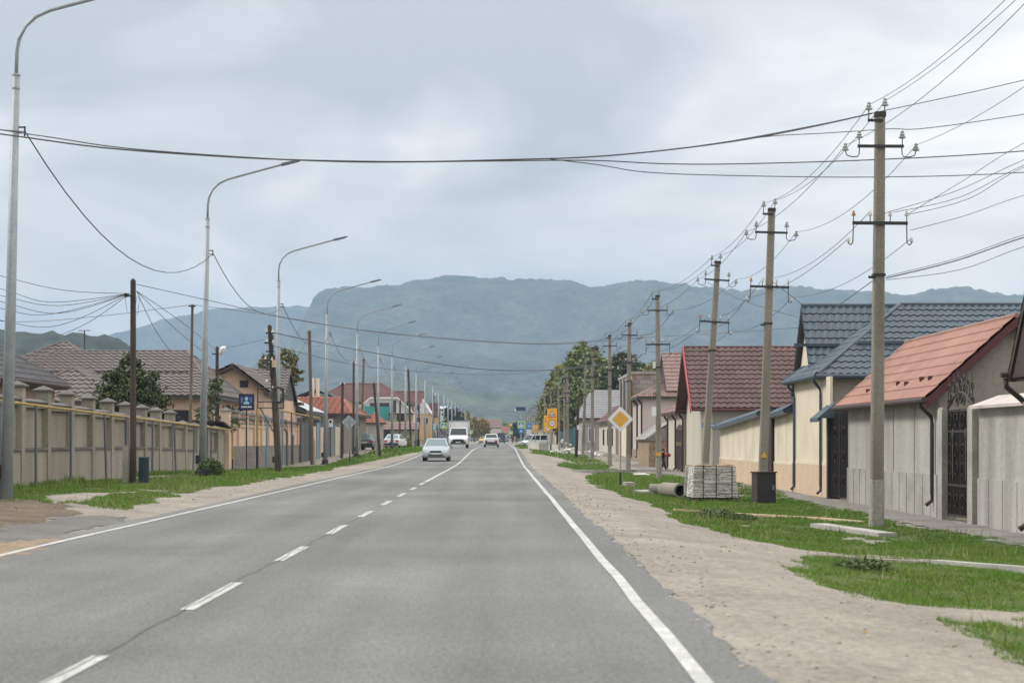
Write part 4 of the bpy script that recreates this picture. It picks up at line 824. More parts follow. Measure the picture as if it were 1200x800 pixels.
# --- R4: maroon tile house
t = thing('house', 'tall grey and cream house with a dark red tiled roof and bright red verge', 'house', (15, 103.7, g))
za = -.35
MB().bx(9.95, 24, 99.9, 107.5, za, 3.15).build('wall', 'plaster_grey', t)
b = MB(); b.prism([(9.93, 99.85, za), (9.93, 107.5, za), (9.93, 107.5, 3.1), (9.93, 103.8, 6.0), (9.93, 99.85, 3.1)], (.6, 0, 0)); b.build('gable_wall', 'plaster_pale', t)
pl, rg = gable_planes(9.95, 24, 99.85, 107.7, 'x', 3.3, 6.23, 103.8, .4, .5); roof(t, pl, 'roof_maroon', MID, 'trim_maroon', .14, [rg])
MB().prism([(9.36, 99.43, 3.04), (9.36, 103.8, 6.3), (9.36, 103.8, 6.0), (9.36, 99.43, 2.76)], (.07, 0, 0)).build('verge_board', 'trim_red', t)
MB().prism([(9.36, 103.82, 6.28), (9.36, 108.1, 3.0), (9.36, 108.1, 2.74), (9.36, 103.82, 6.0)], (.07, 0, 0)).build('verge_board', 'trim_maroon', t)
MB().cyl((12.4, 99.7, 2.4), (12.4, 99.7, 3.1), .06).build('vent_pipe', 'galvanised', t)
gutter(t, (9.5, 99.42, 2.92), (24, 99.42, 2.92), 'trim_maroon')
pn = MB().box((10.32, 99.82, 2.15), (.62, .03, .17)).build('street_plate', 'sign_blue', t)
b = MB(); 
for k in range(6): b.box((10.08 + .095 * k, 99.803, 2.15), (.06, .004, .07))
b.build('plate_lettering', 'sign_white', pn)
# small tiled gateway next to it
t = thing('gatehouse', 'small gateway with brown tiled roof, maroon downpipes and dark arched door', 'gate', (10.4, 113, g))
MB().bx(9.85, 11.4, 108.15, 119.5, za, 2.95).build('wall', 'plaster_pale', t)
pl, rg = hip_planes(9.85, 11.4, 108.2, 119.5, 'y', 2.95, 3.75, 10.7, 109.3, 118, .32); roof(t, pl, 'roof_brown', MID, 'trim_maroon', .1, rg, ridgemat='trim_red', rr=.06)
b = MB().bx(9.8, 9.84, 108.5, 112.4, za, 2.0); b.prism([(9.8, 108.5, 2.0), (9.8, 112.4, 2.0), (9.8, 111.5, 2.2), (9.8, 110.45, 2.28), (9.8, 109.4, 2.2)], (.04, 0, 0)); dr = b.build('door', 'door_dark', t)
b = MB()
for yy in (109, 109.8, 110.45, 111.1, 111.9): b.bx(9.775, 9.799, yy - .05, yy + .05, za + .1, 1.95)
b.build('door_bars', 'iron', dr); b = MB()
for yy in (109.2, 110, 111, 111.8): b.box((9.77, yy, 1.2), (.02, .25, .22))
b.build('door_ornament', 'brass', dr)
for yy in (108.3, 112.9, 118.3): downpipe(t, 9.85, yy, 2.9, za, 'trim_maroon', -.12, r=.06)
# --- R5: pink house
t = thing('house', 'pinkish plastered house with brown tiled roof and black corner downpipes', 'house', (14, 143, g))
zb = .1
MB().bx(9.75, 20, 138.6, 149, zb - .6, 4.35).build('wall', 'plaster_pink', t)
pl, rg = hip_planes(9.75, 20, 138.6, 149, 'x', 4.42, 5.95, 143.6, 12.3, 17, .4); roof(t, pl, 'roof_brown', (.42, .5, .025, 4), 'trim_dark', .14, rg)
pl, rg = gable_planes(11.6, 20, 139.4, 147.8, 'x', 4.95, 7.62, 143.6, .2, .15); roof(t, pl, 'roof_brown', (.42, .5, .025, 4), 'trim_dark', .14, [rg], 'upper_roof')
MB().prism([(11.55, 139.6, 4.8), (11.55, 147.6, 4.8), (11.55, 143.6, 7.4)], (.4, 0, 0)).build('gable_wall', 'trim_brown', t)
downpipe(t, 9.75, 138.8, 4.3, zb, 'trim_dark', -.14, r=.07); downpipe(t, 9.75, 143.5, 4.3, zb, 'trim_dark', -.14, r=.07)
MB().bx(9.68, 9.745, 138.6, 149, zb - .6, .75).build('plinth', 'rubble_wall', t)
t = thing('lean_to', 'low rubble stone lean-to with a sloping grey sheet roof', 'shed', (9.6, 128, g))
MB().bx(8.95, 10.1, 122, 131.5, -.4, 1.5).build('wall', 'rubble_wall', t)
b = MB(); tile_plane(b, (8.75, 121.7, 1.42), (8.75, 132, 1.42), (10.25, 132, 2.5), (10.25, 121.7, 2.5), .18, 3, .02, 4); b.build('roof', 'asbestos', t); MB().prism([(10.1, 121.8, 1.4), (10.1, 131.8, 1.4), (10.1, 131.8, 2.45), (10.1, 121.8, 2.45)], (.1, 0, 0)).build('back_wall', 'plaster_grey', t)
MB().prism([(8.75, 121.9, 1.38), (10.2, 121.9, 2.42), (10.2, 121.9, 1.38)], (0, .1, 0)).build('end_boards', 'asbestos', t)
# --- R6: unfinished block house
t = thing('house', 'unfinished flat topped house of pale bare blocks with open upper floor', 'house', (12.5, 160, g))
MB().bx(9.9, 15, 152, 168.9, 0, 6.45).build('wall', 'rubble_wall', t); 
MB().bx(9.8, 15.1, 151.9, 169, 6.45, 6.66).build('roof_slab', 'concrete', t)
MB().bx(9.86, 9.899, 152, 168.9, -.3, 3.1).build('cream_facing', 'cream', t)
b = MB()
for yy in (154, 158.4, 162.8, 167): b.bx(9.82, 9.895, yy - .5, yy + .5, 3.12, 6.44)
b.build('block_column', 'concrete', t)
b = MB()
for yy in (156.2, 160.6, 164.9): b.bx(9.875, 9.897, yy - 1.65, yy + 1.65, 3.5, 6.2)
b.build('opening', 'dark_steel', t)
b = MB(); rr = random.Random(2)
for r_ in range(18):
    for c in range(9): b.box((10.2 + c * .55 + (r_ % 2) * .27, 151.985, .4 + r_ * .34), (.53, .03, .32))
mat('block', (.36, .32, .29), (.26, .235, .215), .92, island=.18, big=1); b.build('blockwork', 'block', t)
b = MB().bx(9.8, 9.85, 152.3, 157, -.2, 2.3)
dr = b.build('door', 'trim_dark', t); b = MB()
for k in range(6): b.bx(9.77, 9.799, 152.5 + k * .85, 152.58 + k * .85, -.1, 2.25)
for k in range(7): b.bx(9.765, 9.799, 152.4, 156.9, -.05 + k * .36, .0 + k * .36)
b.build('door_grille', 'galvanised', dr)
downpipe(t, 9.88, 151.8, 6.3, 0, 'trim_dark', -.14, r=.07)
# --- R7: small cream house with brown red roof, R8 grey tiled house
t = thing('house', 'small cream house with low brown red roof between block house and grey roof', 'house', (11, 185, .2))
b = MB(); gable_walls(b, 9.7, 12.6, 171, 200, 'y', -.2, 3.35, 4.6, 11.1); b.build('wall', 'plaster_pale', t)
pl, rg = gable_planes(9.7, 12.6, 171, 200, 'y', 3.4, 4.65, 11.1, .35, .3); roof(t, pl, 'roof_dark_red', FARR, 'trim_dark', .12, [rg])
for yy in (176, 183, 191): window(t, (9.7, yy, 1.7), 2.2, 1.5, '-x', 'trim_brown')
t = thing('house', 'house with a broad grey tiled roof in front of the big green trees', 'house', (12, 222, .3))
MB().bx(8.75, 17, 215.4, 230, -.2, 3.7).build('wall', 'plaster_grey', t)
pl, rg = hip_planes(8.75, 17, 215.4, 230, 'x', 3.8, 6.95, 222.5, 9.9, 16, .4); roof(t, pl, 'roof_grey', (.6, .5, .03, 2), 'trim_dark', .15, rg)
for xx in (9.6, 10.8, 12): window(t, (xx, 215.4, 2.0), .7, 1.5, '-y', 'trim_white', 'window_grey')
for yy in (218, 222, 226): window(t, (8.75, yy, 1.9), 1.4, 1.5, '-x', 'trim_white', 'window_grey')
t = thing('metal_fence', 'teal painted sheet metal fence on the far verge before the trees', 'fence', (9.4, 285, .4)); MB().add([(9.6, 262, .1), (8.9, 314, .1), (8.9, 314, 3.0), (9.6, 262, 3.15), (9.68, 262, .1), (8.98, 314, .1), (8.98, 314, 3.0), (9.68, 262, 3.15)], [(0, 1, 2, 3), (5, 4, 7, 6), (3, 2, 6, 7), (4, 0, 3, 7), (1, 5, 6, 2)]).build('sheet_panel', 'teal_paint', t)
b = MB()
for k in range(14): b.bx(9.52 - k * .052, 9.58 - k * .052, 262 + k * 4, 262.12 + k * 4, .1, 3.2)
b.build('fence_rib', 'dark_steel', t)
for (px, z, h, wdt, m, lab) in [(633, 420, 4.2, 6, 'roof_rust', 'far house with a rusty roof behind the crossing signs'), (655, 360, 3.6, 5, 'roof_dark_red', 'far low house half hidden by the row of power poles')]:
    x = X(px, z); q = gz(x, z); t = thing('house', lab, 'house', (x, z, q)); b = MB(); gable_walls(b, x - wdt / 2 + 2, x + wdt / 2 + 2, z, z + 8, 'y', q - .3, q + h - 1.3, q + h, x + 2); b.build('wall', 'plaster_pale', t)
    pl, rg = gable_planes(x - wdt / 2 + 2, x + wdt / 2 + 2, z, z + 8, 'y', q + h - 1.2, q + h + .1, x + 2, .3, .3); roof(t, pl, m, FARR, 'trim_brown', .12)
    window(t, (x + 1.2, z, q + 1.5), 1, 1.2, '-y')
# ---------------------------------------------------------------- far side: fences and houses
FX = -12.3
def lg(y): return gz(-12.3, y)
t = thing('concrete_fence', 'long grey concrete fence with capped pillars and recessed panels', 'fence', (FX, 62, lg(62)))
ftop = lambda y: 2.88 - (y - 51) * .0162
ylist = [51 + 2.92 * k for k in range(-6, 13)]
b = MB(); ld = MB(); cp = MB()
for k in range(len(ylist) - 1):
    y0, y1 = ylist[k], ylist[k + 1]; q = min(lg(y0), lg(y1)); zt = ftop(y0) - .50
    b.bx(FX - .26, FX - .12, y0, y1, q - .3, zt)
    b.bx(FX - .12, FX, y0, y1, q - .3, q + .92); b.bx(FX - .12, FX - .02, y0 + .2, y1 - .2, zt - .14, zt)
    ld.bx(FX - .11, FX + .05, y0 + .23, y1 - .23, q + .922, q + .99)
    cp.prism([(FX + .05, y0 + .2, zt), (FX - .33, y0 + .2, zt), (FX - .33, y0 + .2, zt + .03), (FX - .14, y0 + .2, zt + .10), (FX + .05, y0 + .2, zt + .03)], (0, y1 - y0 - .4, 0))
b.bx(FX - .26, FX, ylist[-1], 88, lg(86) - .3, 2.0)
b.bx(FX - 1.4, FX, 87.9, 88.1, lg(88) - .3, 2.0)
b.build('panel', 'fence_concrete', t); ld.build('ledge', 'fence_cap', t); cp.build('coping', 'fence_cap', t)
for k, y_ in enumerate(ylist):
    zt = ftop(y_) - .12 - (.32 if k > 14 else 0)
    p = MB().bx(FX - .30, FX + .04, y_ - .20, y_ + .20, lg(y_) - .3, zt).build('pillar', 'fence_concrete', t)
    h = MB(); a0, a1, c0, c1 = FX - .37, FX + .11, y_ - .27, y_ + .27
    h.bx(a0, a1, c0, c1, zt, zt + .04); h.add([(a0, c0, zt + .04), (a1, c0, zt + .04), (a1, c1, zt + .04), (a0, c1, zt + .04), (FX - .13, y_, zt + .16)], [(0, 1, 4), (1, 2, 4), (2, 3, 4), (3, 0, 4)])
    h.build('pillar_cap', 'fence_cap', p)
t = thing('sheet_canopy', 'dark ragged sheet lying over the end of the concrete fence', 'canopy', (FX, 88.5, 1.9)); MB().prism([(FX - 1.3, 86, 2.28), (FX + .25, 86.2, 2.2), (FX + .3, 89, 1.88), (FX - 1.2, 89.2, 2.02)], (0, 0, -.05)).build('sheet', 'dark_steel', t); MB().tube([(FX - 1.2, 89.1, 2.0), (FX - 1.2, 89.1, .1)], .04).build('prop', 'grey_wood', t)
t = thing('gas_pipe', 'yellow gas pipe on thin blue grey supports along the concrete fence', 'pipe', (-12, 66, .2))
gp = lambda y: 2.33 - (y - 47.5) * .0118
MB().tube([(-12.02, y_, gp(y_)) for y_ in np.arange(34, 88, 3)] + [(-12.0, 88.2, gp(88))], .035, 6).build('pipe', 'gas_yellow', t)
MB().tube([(-11.98, 88.3, gp(88)), (-11.98, 88.3, .55)], .04, 6).build('riser', 'gas_yellow', t); MB().tube([(-11.98, 88.3, .55), (-11.98, 88.3, -.1)], .035, 6).build('valve', 'dark_steel', t)
for y_, tl in ((43.5, 0), (47.5, 0), (51.2, 0), (55.4, .04), (60.0, -.16), (63.5, 0), (68.3, .05), (72.8, -.14), (77.5, .12), (82, 0)): MB().tube([(-12.0, y_, gp(y_)), (-12.0 - tl * .2, y_ - tl, lg(y_) - .1)], .038, 6).build('support_post', 'pipe_grey', t)
# peach fence
t = thing('garden_fence', 'peach plastered fence with capped pillars on a grey stone plinth', 'fence', (FX, 105, lg(105)))
yl = [89.6] + [92.9 + 3.0 * k for k in range(10)]
b = MB(); pn_ = MB(); c = MB()
for y0, y1 in zip(yl[:-1], yl[1:]):
    b.bx(FX - .28, FX + .02, y0, y1, lg(y0) - .5, 1.12); pn_.bx(FX - .24, FX - .08, y0, y1, 1.12, 2.38); pn_.bx(FX - .08, FX - .01, y0 + .3, y1 - .3, 2.02, 2.16); c.bx(FX - .32, FX + .06, y0 + .2, y1 - .2, 2.38, 2.47); c.bx(FX - .075, FX + .03, y0 + .2, y1 - .2, 2.17, 2.2)
b.build('plinth', 'plinth_stone', t); pn_.build('panel', 'plaster_peach', t); c.build('coping', 'fence_cap', t)
for k, y_ in enumerate(yl):
    w_ = .42 if k == 0 else .2; p = MB().bx(FX - .32, FX + .04, y_ - w_, y_ + w_, lg(y_) - .3 if k == 0 else 1.12, 2.72 - .012 * (y_ - 90)).build('pillar', 'plaster_peach', t); zt = 2.72 - .012 * (y_ - 90)
    h = MB(); a0, a1, c0, c1 = FX - .40, FX + .12, y_ - w_ - .08, y_ + w_ + .08
    h.add([(a0, c0, zt), (a1, c0, zt), (a1, c1, zt), (a0, c1, zt), (FX - .14, y_, zt + .17)], [(0, 1, 4), (1, 2, 4), (2, 3, 4), (3, 0, 4), (3, 2, 1, 0)]); h.build('pillar_cap', 'fence_cap', p)
t = thing('gas_pipe', 'thin yellow gas pipe raised on posts over the peach fence', 'pipe', (-12, 115, 0))
MB().tube([(-12.0, 107, 3.0), (-12.0, 131, 2.85)], .05, 6).build('pipe', 'gas_yellow', t)
for y_, mm in ((108.5, 'pipe_blue'), (113, 'pipe_grey'), (118.5, 'pipe_grey'), (125, 'grey_wood')): MB().tube([(-11.98, y_, 2.95), (-11.98, y_, 0)], .045, 6).build('support_post', mm, t)
t = thing('gas_riser', 'upright yellow pipe with black lower half before the peach fence', 'pipe', (-11.95, 97, 0)); MB().tube([(-11.95, 97, 3.1), (-11.95, 97, 1.1)], .06, 6).build('riser', 'gas_yellow', t); MB().tube([(-11.95, 97, 1.1), (-11.95, 97, -.1)], .065, 6).build('sleeve', 'dark_steel', t)
tag(MB().tube([(X(313, 99), 99, 2.6), (X(312, 99), 99, -.2)], .055, 6).build('blue_pipe', 'pipe_blue'), 'upright blue pipe by the tangled post before the peach fence', 'pipe')
b = MB().tube([(-11.9, 108.8, 2.0), (-11.9, 109.6, 1.9), (-11.9, 110, 1.7), (-11.9, 110, -.2)], .07, 6).tube([(-11.9, 113, 1.7), (-11.9, 113, -.2)], .06, 6); tag(b.build('drain_pipe', 'pipe_grey'), 'bent dark grey pipe standing before the peach fence', 'pipe')
# signboard with emblem
x, z = X(289, 92), 92; q = gz(x, z)
t = thing('signboard', 'small dark blue notice board with pale violet emblem on a thin post', 'sign', (x, z, q))
MB().cyl((x, z, q - .1), (x, z, Z(480, z)), .03).build('post', 'dark_steel', t)
zc = Z(471, z); bd = MB().box((x, z - .05, zc), (.66, .05, .70)).box((x, z - .02, zc), (.72, .03, .76)).build('board', 'emblem_navy', t)
b = MB(); b.ball((x, z - .075, zc + .15), (.085, .01, .10)); b.prism([(x - .15, z - .078, zc - .10), (x + .15, z - .078, zc - .10), (x + .1, z - .078, zc + .02), (x, z - .078, zc + .05), (x - .1, z - .078, zc + .02)], (0, -.006, 0)); b.build('emblem', 'sign_sky', bd)
b = MB()
for s in (-1, 1): b.prism([(x + s * .12, z - .0765, zc + .2), (x + s * .27, z - .0765, zc + .24), (x + s * .24, z - .0765, zc - .1), (x + s * .17, z - .0765, zc + .02)], (0, -.006, 0))
b.build('emblem_wings', 'emblem_violet', bd); b = MB()
for k in range(5): b.box((x - .2 + k * .1, z - .079, zc - .22), (.07, .006, .07))
b.build('lettering', 'sign_white', bd)

# --- far side houses
t = thing('house', 'dark grey tiled roof corner of the house at the left edge behind the fence', 'house', (-18, 54, .2))
MB().bx(-23, -14.1, 45, 62.7, .2, 3.05).build('wall', 'rubble_wall', t); pl, rg = hip_planes(-23, -14.1, 45, 62.7, 'y', 3.13, 6.2, -18.6, 50, 58, .35); roof(t, pl, 'roof_slate', NEAR, 'trim_brown', .14, rg)
gutter(t, (-13.7, 44.6, 3.08), (-13.7, 63, 3.08), 'trim_brown'); window(t, (-14.1, 58.5, 1.9), 1.6, 1.3, '+x')
t = thing('house', 'wide grey brown tiled hip roofed house behind the round dark tree', 'house', (-20, 98, .1))
MB().bx(-26, -13.6, 92.5, 103.6, 0, 3.35).build('wall', 'plaster_peach', t)
pl, rg = hip_planes(-26, -13.6, 92.5, 103.6, 'x', 3.45, 5.75, 98, -22, -15.5, .4); r_ = roof(t, pl, 'roof_greybrown', (.33, .42, .03, 5), 'trim_dark', .14, rg)
b = MB().box((-18.5, 95.0, 4.63), (7, .1, .1)); b.build('snow_guard', 'trim_dark', r_)
pl, rg = hip_planes(-28, -19.2, 100, 109, 'x', 4.0, 6.5, 104.5, -23.2, -22.8, .3); roof(t, pl, 'roof_greybrown', (.33, .42, .03, 5), 'trim_dark', .14, rg, 'rear_roof')
MB().bx(-22.5, -17.0, 88.8, 93, 0, 3.05).build('porch_wall', 'plaster_peach', t); pl, rg = hip_planes(-22.5, -17.0, 88.8, 96, 'y', 3.1, 4.7, -19.7, 91.5, 95.6, .35); roof(t, pl, 'roof_greybrown', (.33, .42, .03, 5), 'trim_dark', .12, rg, 'porch_roof')
window(t, (-15.2, 92.5, 2.1), 1.3, 1.4, '-y', 'trim_brown'); MB().cyl((-21, 100, 5.2), (-21, 100, 6.9), .03).box((-21, 100, 6.9), (.6, .03, .03)).build('aerial', 'dark_steel', t)
t = thing('house', 'peach house with a broad gable and dark tiled cross roof', 'house', (-15, 114, .1))
b = MB(); gable_walls(b, -17.2, -12.95, 108, 116, 'y', 0, 4.15, 5.4, -14.6); b.build('wall', 'plaster_peach', t)
pl, rg = gable_planes(-17.2, -12.95, 108, 116, 'y', 4.25, 5.48, -14.6, .35, .5); roof(t, pl, 'roof_greybrown', (.33, .42, .03, 5), 'trim_brown', .18, [rg])
MB().bx(-16, -12.75, 116, 122.5, 0, 3.9).build('rear_wall', 'plaster_peach', t)
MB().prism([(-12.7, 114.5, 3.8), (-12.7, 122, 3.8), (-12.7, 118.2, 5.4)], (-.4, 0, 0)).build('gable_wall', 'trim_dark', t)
pl, rg = gable_planes(-17.5, -12.7, 114.8, 121.6, 'x', 3.95, 5.55, 118.2, .4, .15); roof(t, pl, 'roof_greybrown', (.33, .42, .03, 5), 'trim_dark', .14, [rg], 'cross_roof')
MB().bx(-13.3, -12.3, 121.4, 123.4, 3.55, 3.72).build('porch_roof', 'trim_brown', t)
window(t, (X(286, 108), 108, 4.45), .45, .38, '-y', 'trim_brown', 'window', 0)
# slate gate and garage with white metal roof
t = thing('house', 'low house with a white sheet metal roof above dark garage gates', 'house', (-16, 134, .2))
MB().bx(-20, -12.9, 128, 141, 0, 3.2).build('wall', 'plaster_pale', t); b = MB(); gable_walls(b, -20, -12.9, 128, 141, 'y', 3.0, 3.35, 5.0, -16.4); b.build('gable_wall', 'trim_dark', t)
pl, rg = gable_planes(-20, -12.9, 128, 141, 'y', 3.45, 5.1, -16.4, .3, .3); roof(t, pl, 'roof_metal', (.5, 30, .02, 4), 'trim_dark', .28)
for y0_, y1_, m_ in ((129, 131.2, 'gate_slate'), (133, 135.5, 'plaster_peach'), (137, 138.6, 'gate_slate')): MB().bx(-12.9, -12.82, y0_, y1_, 0, 2.6).build('garage_door', m_, t)
MB().bx(-12.9, -12.3, 128, 141, 2.7, 2.85).build('awning', 'trim_dark', t)
t = thing('metal_gate', 'dark slate blue double gate at the end of the peach fence', 'gate', (FX, 124, 0))
for y0_, y1_ in ((121.3, 123.6), (123.7, 126)): MB().bx(FX - .05, FX + .02, y0_, y1_, 0, 2.5).build('gate_leaf', 'gate_slate', t)
for y_ in (121, 126.3): MB().bx(FX - .2, FX + .1, y_ - .15, y_ + .15, 0, 2.75).build('gate_post', 'grey_wood', t)
t = thing('garden_fence', 'patchwork fence of peach and grey panels with blue posts before the rust roofs', 'fence', (FX, 145, .2))
yy = 126.6
for k, (ln, m_, h) in enumerate([(5, 'plaster_peach', 2.2), (2.5, 'pipe_blue', 2.4), (5, 'plaster_peach', 2.1), (3, 'gate_slate', 2.4), (4, 'plinth_stone', 2.0), (5, 'plaster_pale', 2.1), (3, 'gate_slate', 2.3), (8, 'plinth_stone', 2.1), (9, 'plaster_grey', 2.2)]):
    q = lg(yy); MB().bx(FX - .15, FX, yy, yy + ln - .3, q - .3, q + h).build('panel', m_, t); MB().bx(FX - .18, FX + .04, yy + ln - .29, yy + ln - .01, q - .3, q + h + .25).build('post', 'pipe_blue' if k % 3 == 1 else 'plinth_stone', t); yy += ln
x = X(387.5, 139); t = thing('meter_cabinet', 'white meter cabinet fixed by the fence near the diamond sign', 'box', (x, 139, .3)); MB().box((x, 139, 2.6), (.28, .25, .55)).build('cabinet', 'sign_white', t); MB().cyl((x, 139.05, .1), (x, 139.05, 2.4), .04).build('post', 'pipe_grey', t); MB().box((x, 138.86, 2.7), (.16, .03, .16)).build('dial', 'window', t)
t = thing('house', 'far pale yellow attic gable with two slim chimneys behind the white roof', 'house', (-16, 172, .5)); b = MB(); gable_walls(b, -18.6, -13.8, 172, 178, 'y', .3, 4.75, 5.6, -16.2); b.build('wall', 'plaster_yellow', t); pl, rg = gable_planes(-18.6, -13.8, 172, 178, 'y', 4.85, 5.75, -16.2, .25, .25); roof(t, pl, 'turquoise', FARR, 'trim_dark', .1)
MB().cyl((X(367, 170), 170, 4), (X(367, 170), 170, Z(443, 170)), .11).build('chimney', 'plaster_white', t); MB().cyl((X(372.3, 170), 170, 3), (X(372.3, 170), 170, Z(443.5, 170)), .19, .16).build('chimney', 'cream', t)
t = thing('house', 'house with a rust orange tiled hip roof behind the diamond sign', 'house', (-16, 171, .5)); MB().bx(-22, -12.5, 160, 182, .2, 3.5).build('wall', 'plinth_stone', t); pl, rg = hip_planes(-22, -12.5, 160, 182, 'x', 3.55, 5.0, 169, -17.5, -13.6, .45); roof(t, pl, 'roof_rust', (.5, .5, .03, 4), 'trim_brown', .14, rg)
window(t, (-12.5, 166, 2.2), 1.5, 1.3, '+x'); window(t, (-12.5, 173, 2.2), 1.5, 1.3, '+x'); MB().bx(-12.49, -12.44, 160, 164, .2, 3.4).build('pale_corner', 'plaster_pale', t)
x = X(439, 205); q = gz(x, 205); t = thing('gate_kiosk', 'small square gatehouse with a pointed orange tiled roof', 'gatehouse', (x, 205, q)); MB().bx(x - .85, x + .85, 204.2, 206, q - .1, 3.2).build('wall', 'plaster_grey', t); pl, rg = hip_planes(x - .85, x + .85, 204.2, 206, 'x', 3.2, 4.25, 205.1, x - .02, x + .02, .28); roof(t, pl, 'roof_rust', (.3, .3, .03, 4), 'trim_brown', .1)
# big brown roofed house with white gable
t = thing('house', 'large brown roofed house with white gable front and turquoise netting', 'house', (-17, 275, .7))
q = .7; MB().bx(-25, -13.2, 268.5, 290, q - .3, 6.3).build('wall', 'cream', t); pl, rg = hip_planes(-25, -13.2, 268.5, 290, 'x', 6.6, 9.25, 279, -22.3, -16.9, .5); roof(t, pl, 'roof_dark_red', FARR, 'trim_dark', .2, rg, rr=.15)
zz = lambda py: Z(py, 265); xx = lambda px: X(px, 265)
MB().prism([(xx(424), 265, q), (xx(484.5), 265, q), (xx(484.5), 265, zz(484)), (xx(466), 265, zz(467)), (xx(434), 265, zz(467)), (xx(424), 265, zz(475))], (0, 4, 0)).build('front_wall', 'plaster_white', t)
MB().prism([(xx(424), 264.9, q), (xx(484.4), 264.9, q), (xx(484.4), 264.9, zz(484.5)), (xx(461), 264.9, zz(484.5)), (xx(461), 264.9, zz(492)), (xx(424), 264.9, zz(492))], (0, .09, 0)).build('lower_wall', 'cream', t)
b = MB()
for (p, r1), (p2, r2) in (((423, 474.5), (434, 465.2)), ((434, 465.2), (466, 465.2)), ((466, 465.2), (486, 484))): b.prism([(xx(p), 264.6, zz(r1)), (xx(p2), 264.6, zz(r2)), (xx(p2), 264.6, zz(r2) - .22), (xx(p), 264.6, zz(r1) - .22)], (0, .5, 0))
b.build('verge_board', 'trim_white', t); MB().bx(xx(427), xx(457), 264.5, 264.88, zz(492), zz(476)).build('netting', 'turquoise', t)
window(t, (xx(445), 264.99, zz(474)), 2.6, .5, '-y', 'trim_brown'); window(t, (xx(461.5), 264.99, zz(476)), .6, 1.6, '-y', 'trim_brown', bars=0); window(t, (xx(470), 264.89, zz(489)), 1.0, 1.0, '-y', 'trim_brown'); MB().bx(xx(456), xx(486), 262.4, 264.8, zz(485.5), zz(484.2)).build('balcony', 'trim_brown', t)
t = thing('yard_wall', 'pale yard wall under a dusty red tiled strip with a dark gate', 'wall', (-13, 240, .6)); x0, x1 = X(447, 240), X(489, 240); MB().bx(x0, x1, 240, 240.4, .3, Z(500, 240)).build('panel', 'plaster_pale', t)
pl, rg = gable_planes(x0, x1, 239.4, 241.4, 'x', Z(501, 240), Z(494.5, 240), 240.6, .4, .2); roof(t, pl, 'roof_brown', FARR, 'trim_brown', .1); MB().bx(X(449, 240), X(457, 240), 239.9, 239.99, .3, Z(503, 240)).build('gate', 'gate_slate', t)
t = thing('house', 'far red roofed house with ochre wall and white verge boards', 'house', (-16, 335, .7)); zz = lambda py: Z(py, 330); xx = lambda px: X(px, 330)
MB().bx(xx(459), xx(504), 330, 342, .5, zz(484)).build('wall', 'plaster_ochre', t); MB().prism([(xx(485), 330, zz(484.2)), (xx(505), 330, zz(484.2)), (xx(496), 330, zz(468))], (0, 8, 0)).build('gable_wall', 'plaster_white', t)
pl, rg = hip_planes(xx(460), xx(497), 330.4, 342, 'x', zz(483), zz(458), 336, xx(461), xx(495), .3); roof(t, pl, 'roof_dark_red', FARR, 'trim_dark', .2, rg[:1], rr=.15); MB().prism([(xx(495), 329.7, zz(467)), (xx(506), 329.7, zz(484.8)), (xx(505), 329.7, zz(485.3)), (xx(495), 329.7, zz(469))], (0, 9, 0)).build('verge_board', 'trim_white', t)
window(t, (xx(488.5), 330, zz(477.5)), .8, 1.0, '-y', 'trim_white'); window(t, (xx(490), 330, zz(493)), .9, 1.2, '-y', 'trim_white'); window(t, (xx(499), 330, zz(493)), .9, 1.2, '-y', 'trim_white')
for (pa, pb, pt, pe, z, rm, wm, lab, ax) in [(503, 515, 472.5, 484, 400, 'roof_dark_red', 'plaster_ochre', 'distant brownish roofed house behind the ochre walled one', 'x'), (515, 528, 476.5, 479, 430, 'roof_metal', 'plaster_white', 'distant flat topped grey white building left of the truck', 'x'),
                                             (510, 524, 499, 502, 330, 'teal_paint', 'sign_back', 'low distant teal kiosk beneath the pedestrian crossing sign', 'x'), (568.5, 588, 491, 500, 760, 'roof_brown', 'plaster_pale', 'distant house with a dusty red roof closing the road', 'x'), (587, 600, 500, 507, 800, 'roof_rust', 'plaster_pink', 'distant low house with a pinkish roof beside the road end', 'x')]:
    x0, x1 = X(pa, z), X(pb, z); q = gz((x0 + x1) / 2, z); t = thing('house', lab, 'house', ((x0 + x1) / 2, z, q)); d = (x1 - x0) * .8
    b = MB(); gable_walls(b, x0 + .2, x1 - .2, z, z + d, ax, q - .3, Z(pe, z), Z(pt, z), z + d / 2); b.build('wall', wm, t); pl, rg = gable_planes(x0 + .2, x1 - .2, z, z + d, ax, Z(pe, z) + .1, Z(pt, z) + .1, z + d / 2, .3, .2); roof(t, pl, rm, (1, 1.2, .05, 2), 'trim_brown', .15)
    for k in range(2): window(t, (x0 + (x1 - x0) * (k + 1) / 3, z, q + 1.7), 1.0, 1.3, '-y', 'trim_white', 'window', 0)
